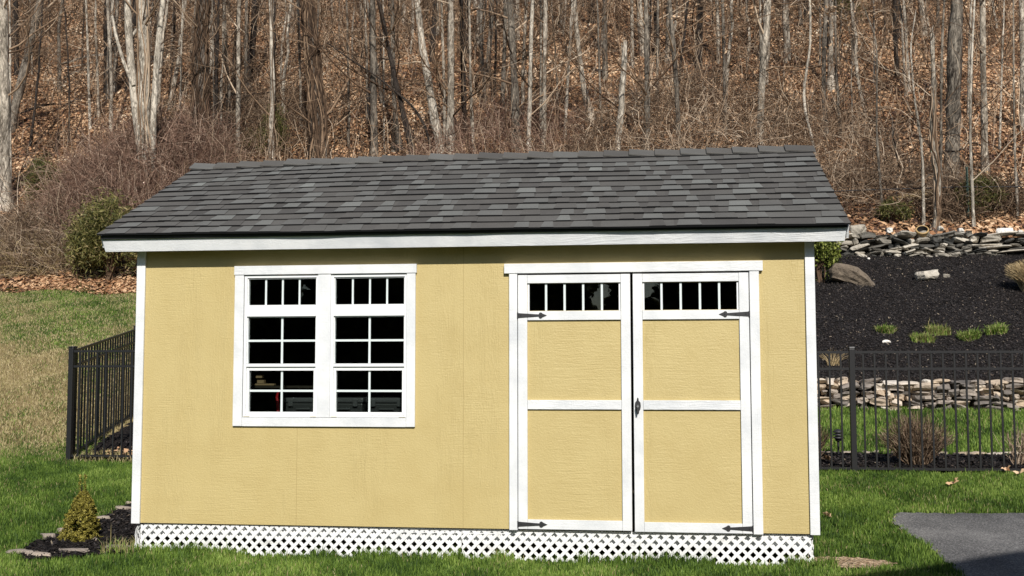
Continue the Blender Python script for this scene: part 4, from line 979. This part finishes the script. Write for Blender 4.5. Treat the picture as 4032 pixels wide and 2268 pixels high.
tree([(2199,215),(2199,110),(2198,0)],6,'white','very thin white stem high on the hill amid tan leaves',n=SM,leaves=500)
tree([(2145,355),(2143,260),(2141,200)],4,'pale','short thin pale stem on the leafy slope right of the roof end',n=SM,Ht=4)
tree([(2288,235),(2281,110),(2273,0)],8,'white','slim white double stem up the hill left of the broken topped trunk',n=SM)
tree([(2354,578),(2358,520),(2361,450),(2352,400),(2344,335),(2348,218),(2345,126)],17,'pale','gnarled pale trunk with a broken white top standing behind the upper wall',snag=True,name='broken_snag',cat='dead tree',taper=.62,vines=10)
tree([(2323,570),(2322,500),(2321,405),(2316,350)],9,'white','short straight pale stem growing behind the clay pot',n=(7,30,80),Ht=5)
tree([(2368,530),(2366,400),(2368,200),(2372,60)],9,'grey','slim grey trunk just right of the gnarled broken topped one',n=SM)
tree([(2392,458),(2396,380),(2404,174),(2414,0)],41,'grey','massive straight grey oak trunk at the right of the woods',n=BIG,flare=1.2,lo=.4)
tree([(2478,435),(2475,235),(2474,100),(2472,0)],17,'pale','straight pale grey trunk right of the massive oak',n=MED,lo=.2)
tree([(2450,578),(2446,480),(2440,330),(2443,170),(2452,0)],8,'white','slim pale stem beside the green metal stake, standing on the wall edge',n=SM)
tree([(2226,555),(2218,508),(2211,411),(2205,330)],8,'grey','small crooked stem in the brush just above the left end of the upper wall',n=(9,40,120),Ht=5)
tree([(2514,378),(2518,270),(2527,0)],6,'white','thin white stem right of the straight grey trunk',n=SM)
tree([(2561,550),(2556,470),(2551,302),(2549,0)],6,'pale','thin straight stem at the far right beside the brown post',n=SM)
tree([(2574,330),(2573,235),(2570,0)],15,'white','white trunk cut by the right frame edge',n=MED)
tree([(2437,300),(2437,167),(2444,0)],8,'white','slim white forked stem between the oak and the straight grey trunk',n=SM)
# background trunks: one of each kind, then copies
rb=np.random.RandomState(5); protos=[]
for k_ in range(6):
    Hh=8+2*rb.rand(); u=np.linspace(0,1,16); T_=np.stack([np.cumsum(rb.randn(16))*.03,np.cumsum(rb.randn(16))*.03,u*Hh-.3],1); rad=[.13,.10,.12,.055,.05,.04][k_]*(1-.7*u)
    protos.append((tree_geo(T_,rad,10,55,200,.12,900+k_,.30,7),['pale','grey','dark','pale','dark','grey'][k_]))
cnt=0; pl=[None]*6
for i in range(215):
    k_=i%6; d=(41+24*rb.rand()) if k_<3 else (33+31*rb.rand()); xf=rb.rand(); y=d-7.8; x=-d*.62+1.6+d*.98*xf; z=float(H(x,y)); (tv,tf),(bv,bf,bt)=protos[k_][0]
    if pl[k_] is None:
        g=empty('background_tree',(x,y,z)); a=npmesh('trunk',tv,tf,BARK[protos[k_][1]],g,smooth=True); b=npmesh('branches',bv,bf,M_twig,g,bt*(.4 if protos[k_][1]=='dark' else 1)); pl[k_]=(g,a,b)
    else:
        g=pl[k_][0].copy(); COL.objects.link(g); g.location=(x,y,z)
        for c in pl[k_][1:]: q=c.copy(); COL.objects.link(q); q.parent=g
    g.rotation_euler=(rb.randn()*.05,rb.randn()*.05,rb.rand()*6.28); s=.7+.7*rb.rand(); g.scale=(s,s,.8+.4*rb.rand())
    kindn={'pale':'pale','grey':'grey','dark':'dark'}[protos[k_][1]]
    tag(g,'slender bare %s trunk in the crowded background of the wooded hill'%kindn,'tree','slender %s background trees'%kindn)
# logs
def log(pts,wov,kind,label,depth=None,taper=.7):
    p0=ground_hit(pts[0][0]*OV,pts[0][1]*OV); dp=(p0-CAM)@_F if depth is None else depth
    P=[]
    for a,b in pts: P.append(CAM+ray(a*OV,b*OV)*dp)
    P=np.array(P); 
    s=np.linspace(0,1,len(P)); u=np.linspace(0,1,12); T_=np.stack([np.interp(u,s,P[:,i]) for i in range(3)],1); T_+=RS.randn(12,3)*.015; w=wov*OV/FPX*dp/2
    V,F=tubes(T_[None],(w*np.linspace(1,taper,12))[None],8,cap=True)
    mb=MB(); mb.add(V,F); tag(mb.build('fallen_log',BARK[kind],smooth=False),label,'log',group='fallen logs in the woods')
log([(150,163),(190,150),(228,141),(262,137)],6,'white','upper pale fallen log on the left of the hill')
log([(152,172),(195,165),(235,158)],5,'pale','middle fallen log just below the upper pale one')
log([(160,196),(185,184),(210,172)],4,'grey','lowest short fallen log of the left group')
log([(22,290),(60,282),(104,266),(128,262)],7,'dark','black fallen branch on the leaves right of the far left trunk')
log([(445,232),(436,240),(424,250)],5,'white','short broken white log right of the triple trunk tree')
log([(40,655),(90,648),(150,664)],4,'white','thin pale fallen stick in the brambles left of the shed',None)
log([(2260,492),(2290,505),(2330,515),(2372,512)],9,'grey','long weathered log behind the upper wall, left of the gnarled trunk')
log([(2465,498),(2490,505),(2520,508)],9,'pale','pale weathered log behind the wall near the right frame edge')
log([(1990,300),(2030,318),(2075,330)],8,'dark','dark rotting log on the leafy slope above the right ridge end')
log([(2175,295),(2215,315),(2250,330)],6,'dark','second dark log on the slope right of the rotting one')
log([(2255,455),(2290,468),(2330,445),(2362,432)],8,'white','pale curved broken limb hung across the gnarled trunk',27.5)
log([(2355,372),(2375,383),(2400,380),(2425,374)],6,'dark','dark curved limb jutting right from the gnarled trunk',27.4)
log([(2245,330),(2255,390),(2275,445),(2290,466)],5,'dark','dark drooping limb hanging left of the gnarled trunk',27.6)
# wire fence posts in the woods
d1=ground_hit(2434*OV,560*OV)
def stake(px,pt,pb,w,c,label):
    dp=(ground_hit(px*OV,pb*OV)-CAM)@_F; A=CAM+ray(px*OV,pb*OV)*dp; B=CAM+ray(px*OV+3,pt*OV)*dp; r=w*OV/FPX*dp/2
    m=MB(); m.box(A[0]-r,A[0]+r,A[1]-.006,A[1]+.006,A[2]-.2,B[2]); m.box(A[0]-.006,A[0]+.006,A[1]-r*1.6,A[1]-.007,A[2]-.2,B[2]-.01)
    for k_ in range(12): zz=A[2]+.1+(B[2]-A[2]-.2)*k_/12; m.box(A[0]-r*.5,A[0]+r*.5,A[1]-r*1.6-.012,A[1]-r*1.6-.001,zz,zz+.02)
    tag(m.build('fence_stake',plain('stake_paint_'+str(int(px)),c,.6)),label,'fence stake'); return A,B
A1,B1=stake(2436,418,556,5.5,(.006,.035,.022),'dark green metal fence stake behind the upper wall'); A2,B2=stake(2561,432,550,6,(.035,.02,.014),'dark brown fence stake at the right frame edge')
m=MB()
for z_ in (.75,):
    P=np.array([[A1+[-7.5,.6,-.0+z_*1.0],A1+[-5,.3,z_-.02],A1+[-2.5,.1,z_+.02],A1+[0,-.03,z_+.03],A1+[1.2,0,z_+.01],A2+[0,-.02,z_+.2]]]); m.add(*tubes(P,np.full((1,6),.012),5))
tag(m.build('fence_wire',M_iron),'dark sagging wire strung between the stakes behind the upper wall','wire')

# ------------------------------------------------------------------ undergrowth (uncountable)
def tonedist(n,t0,t1):
    u=RS.rand(n); v=np.where(u<.42,RS.rand(n)*.4,np.where(u<.80,.4+.35*RS.rand(n),.75+.25*RS.rand(n))); return t0+(t1-t0)*v  # dark share puts the thickets' shadow contrast into the twig colour
def tangle(n,fx,fy,h,name,mat,label,rad=.007,K=9,L=1.2,t0=0,t1=1.,curl=.5,up=.25):
    x,y=fx,fy; n=len(x); z=H(x,y); h=np.broadcast_to(h,(n,)); p=np.stack([x,y,z+h*RS.rand(n)**1.2*.95],1)
    d=RS.randn(n,3)*np.array([1,.8,.75]); d[:,2]+=up; d/=np.linalg.norm(d,axis=1,keepdims=True)
    ax=RS.randn(n,3); ax/=np.linalg.norm(ax,axis=1,keepdims=True); cu=(curl*RS.randn(n))[:,None]; st=(L*(.4+.9*RS.rand(n))/K)[:,None]
    P=np.zeros((n,K,3)); 
    for k_ in range(K):
        P[:,k_]=p; d=d+np.cross(ax,d)*cu+RS.randn(n,3)*.13; d/=np.linalg.norm(d,axis=1,keepdims=True); p=p+d*st
    P[:,:,2]=np.maximum(P[:,:,2],H(P[:,:,0],P[:,:,1])+.01)
    R=np.tile(np.linspace(rad,rad*.5,K),(n,1))*(.5+.9*RS.rand(n,1)); V,F=tubes(P,R,3)
    return tag(npmesh(name,V,F,mat,tone=np.repeat(tonedist(n,t0,t1),K*3)),label,kind='stuff')
def canes(n,fx,fy,hgt,spread,name,mat,label,rad=.006,K=6,arch=.7,t0=.1,t1=1.,zoff=None):
    x,y=fx,fy; n=len(x); z=H(x,y); a=RS.rand(n)*6.283; h=hgt*(.35+.9*RS.rand(n)) if np.isscalar(hgt) else hgt*(.35+.8*RS.rand(n)); sp_=spread*h*(.2+RS.rand(n))
    P=np.zeros((n,K,3)); c=np.stack([x,y,z-.03],1); w=np.zeros((n,3))
    for k_ in range(K):
        t=k_/(K-1); w=w+RS.randn(n,3)*.055*h[:,None]*(k_>0)
        P[:,k_]=c+np.stack([np.cos(a)*sp_*t**1.3,np.sin(a)*sp_*t**1.3,h*(t-arch*.5*t*t*RS.rand(n))],1)+w
    P[:,:,2]=np.maximum(P[:,:,2],H(P[:,:,0],P[:,:,1])-.02)
    R=np.tile(np.linspace(rad,rad*.45,K),(n,1))*(.6+.8*RS.rand(n,1)); V,F=tubes(P,R,3)
    return tag(npmesh(name,V,F,mat,tone=np.repeat(tonedist(n,t0,t1),K*3)),label,kind='stuff')
# big reddish bramble mound on the left: points under an envelope given in the photograph's columns
def mound(n,cxp,cyp,wp,hgt,ry=2.2):
    p=ground_hit(cxp,cyp); r=wp/FPX*((p-CAM)@_F)/2; a=RS.rand(n)*6.283; q=RS.rand(n)**.5; x=p[0]+np.cos(a)*q*r; y=p[1]+np.sin(a)*q*ry; return x,y,hgt*(1.08-q**2*.6)
def wd(x,y,h): k=(y>17.9+.4*np.sin(x*1.7)) if True else 0; k=(y>leaf_edge(x)+.1)&((x<3)|(y>17.6)); return x[k],y[k],(h[k] if np.ndim(h) else h)
x,y,h=wd(*mound(11500,560,810,600,2.5,3.2)); tangle(0,x,y,h,'bramble_thicket',M_bramble,'tall reddish brown tangle of bare brambles around the triple trunk tree',.0075,9,1.5,0,1,.35)
x,y,h=wd(*mound(3000,560,860,640,2.7,3.0)); canes(0,x,y,h,.9,'bramble_canes',M_bramble,'long arching canes rising out of the reddish bramble tangle',.008,7,1.3,.1,1)
x,y,h=wd(*mound(2500,120,1050,460,.55,1.0)); tangle(0,x,y,h,'straw_tangle',M_straw,'pale straw and dead weeds at the edge of the left lawn',.006,8,.8,0,.9,.3)
x,y,h=wd(*mound(6000,150,1010,640,1.1,1.6)); tangle(0,x,y,h,'bramble_thicket',M_twig,'low tan and red bramble tangle along the left edge of the woods',.006,9,1.1,.1,1,.4)
x,y,h=wd(*mound(3500,480,1000,330,1.6,1.2)); tangle(0,x,y,h,'bramble_thicket',M_bramble,'brown bramble tangle behind the juniper bush left of the eave',.007,9,1.2,.1,1,.4)
x,y,h=wd(*mound(4500,2850,600,1300,1.6,7)); tangle(0,x,y,h,'brush_thicket',M_twig,'dense tan brush thicket above the right half of the roof',.008,9,1.3,.1,1,.3,.5)
x,y,h=wd(*mound(3000,1960,610,700,1.0,3.5)); tangle(0,x,y,h,'brush_thicket',M_bramble,'low reddish brush along the middle of the ridge',.008,9,1.4,.1,1,.35)
x,y,h=wd(*mound(3800,900,610,700,1.8,5)); tangle(0,x,y,h,'brush_thicket',M_twig,'brown brush between the vine covered trunks',.008,9,1.3,0,.9,.3,.5)
x,y,h=wd(*mound(3000,3500,830,900,1.0,2.6)); tangle(0,x,y,h,'brush_thicket',M_twig,'thin brown brush behind the upper stone wall',.006,8,1.0,.1,.95,.35)
x,y,h=wd(*mound(3000,3900,860,420,.8,1.4)); tangle(0,x,y,h,'brush_thicket',M_twig,'dark twiggy brush around the green stake',.006,8,.9,0,.7,.35)
x,y=pick(2600,-6,7,18.2,26); tangle(0,x,y,.8,'undergrowth',M_twig,'low brown twigs on the lower slope hidden mostly behind the roof',.007,8,1.0,0,1,.35)
x,y=frx(9500,19,60,.95); tangle(0,x,y,1.6,'undergrowth',M_twig,'scattered bare twigs and vines all over the hillside',.010,9,1.6,0,1,.3,.5)
x,y=frx(3500,19,62,.9); canes(0,x,y,2.6,.3,'undergrowth',M_twig,'thin bare saplings all over the hillside',.012,6,.3,.1,1)
x,y=frx(7500,34,66); tangle(0,x,y,5.0,'undergrowth',M_twig,'mass of bare twigs on the upper hillside',.015,8,2.6,0,.9,.22,.8)

# ------------------------------------------------------------------ behind the camera: neighbour house and evergreens added to darken the pane reflections
M_hs=plain('house_siding_beige',(.35,.32,.27),.7); M_rf=plain('house_roof_grey',(.06,.06,.065),.9)
hs=empty('house',(6.35,-6.4,-.33)); tag(hs,'two storey beige house behind the camera that shades the driveway','house')
Wd=9.0; Ev=4.35; Rg=Ev+.44*Wd/2
m=MB(); m.box(.25,Wd-.25,-9,-.25,-.4,Ev); m.prism([(.25,-9,Ev+.001),(Wd-.25,-9,Ev+.001),(Wd/2,-9,Rg-.15)],(0,8.75,0)); m.build('wall',M_hs,hs)
m=MB()
for sx in (0,1):
    a=(-.25,Ev-.1) if not sx else (Wd+.25,Ev-.1); b=(Wd/2,Rg)
    m.prism([(a[0],-9.3,a[1]),(b[0],-9.3,b[1]),(b[0],-9.3,b[1]+.15),(a[0],-9.3,a[1]+.15)],(0,9.3,0))
m.build('roof',M_rf,hs)
for (a,b,z0,z1) in ((1.2,2.3,.9,2.2),(6.5,7.6,.9,2.2),(3.8,5.2,3.1,4.2)):
    m=MB(); m.box(a,b,-.249,-.21,z0,z1); w_=m.build('window',M_vinyl,hs); m=MB(); m.box(a+.06,b-.06,-.209,-.2,z0+.06,z1-.06); m.build('pane',M_bk,w_)
m=MB(); m.box(4.1,5.0,-.249,-.2,-.1,2.0); m.build('door',M_bk2,hs)
def conifer(x,y,h,label):
    g=empty('added_evergreen',(x,y,float(H(x,y)))); tag(g,label,'evergreen tree','evergreens added behind the camera for reflections')
    def f(n):
        q=RS.rand(n)**1.25; R=h*.24*(1-q)**.8*(.8+.2*np.sin(q*46)); a=RS.rand(n)*6.283; r=R*(.25+.75*RS.rand(n)**.5)*(1+.15*np.sin(a*7+q*20)); return np.stack([r*np.cos(a),r*np.sin(a),h*.04+q*h*.95-.12*r],1)
    cloud_leaves(5200,f,.26,M_ever,'crown',g); m=MB(); m.cyl((0,0,-.2),(0,0,h*.9),h*.02,.02,8); m.build('trunk',BARK['dark'],g)
for i,(x_,h_) in enumerate([(-15,10),(-12.5,8.5),(-10.2,11),(-8,9),(-5.6,10.5),(-3.4,8),(-1.2,11),(1.0,9.5),(3.0,3.9),(5.2,10.5),(7.4,9)]):  # unseen row added for dark glass reflections; the short one lets sky show
    conifer(x_,-24-1.5*math.sin(i*2.1),h_,'evergreen %s in the row added behind the camera to shape reflections'%['at the far left end','second from the left end','third from the left','fourth from the left','in the middle','just right of the middle','fifth from the right end','fourth from the right end','third from the right end','second from the right end','at the right end'][i])

# ------------------------------------------------------------------ light
el=math.radians(35.8); L=np.array([-.28,1.,-.75]); L/=np.linalg.norm(L)
sd=bpy.data.lights.new('sun','SUN'); sd.energy=4.8; sd.angle=math.radians(.53); sd.color=(1,.955,.89)
so=bpy.data.objects.new('sun',sd); COL.objects.link(so); so.rotation_euler=Vector(L).to_track_quat('-Z','Y').to_euler(); so.location=(5,-10,20)
w=bpy.data.worlds.new('World'); scene.world=w; w.use_nodes=True; nt=w.node_tree
sk_=nt.nodes.new('ShaderNodeTexSky'); sk_.sky_type='NISHITA'; sk_.sun_disc=False; sk_.sun_elevation=el
sk_.sun_rotation=math.atan2(-L[0],-L[1]); sk_.air_density=1.0; sk_.dust_density=.6
bg=nt.nodes['Background']; nt.links.new(sk_.outputs[0],bg.inputs[0]); bg.inputs[1].default_value=.085
scene.view_settings.view_transform='Standard'; scene.view_settings.look='None'; scene.view_settings.exposure=.12; scene.view_settings.gamma=1
scene.render.engine='CYCLES'; scene.cycles.max_bounces=6; scene.cycles.transparent_max_bounces=12
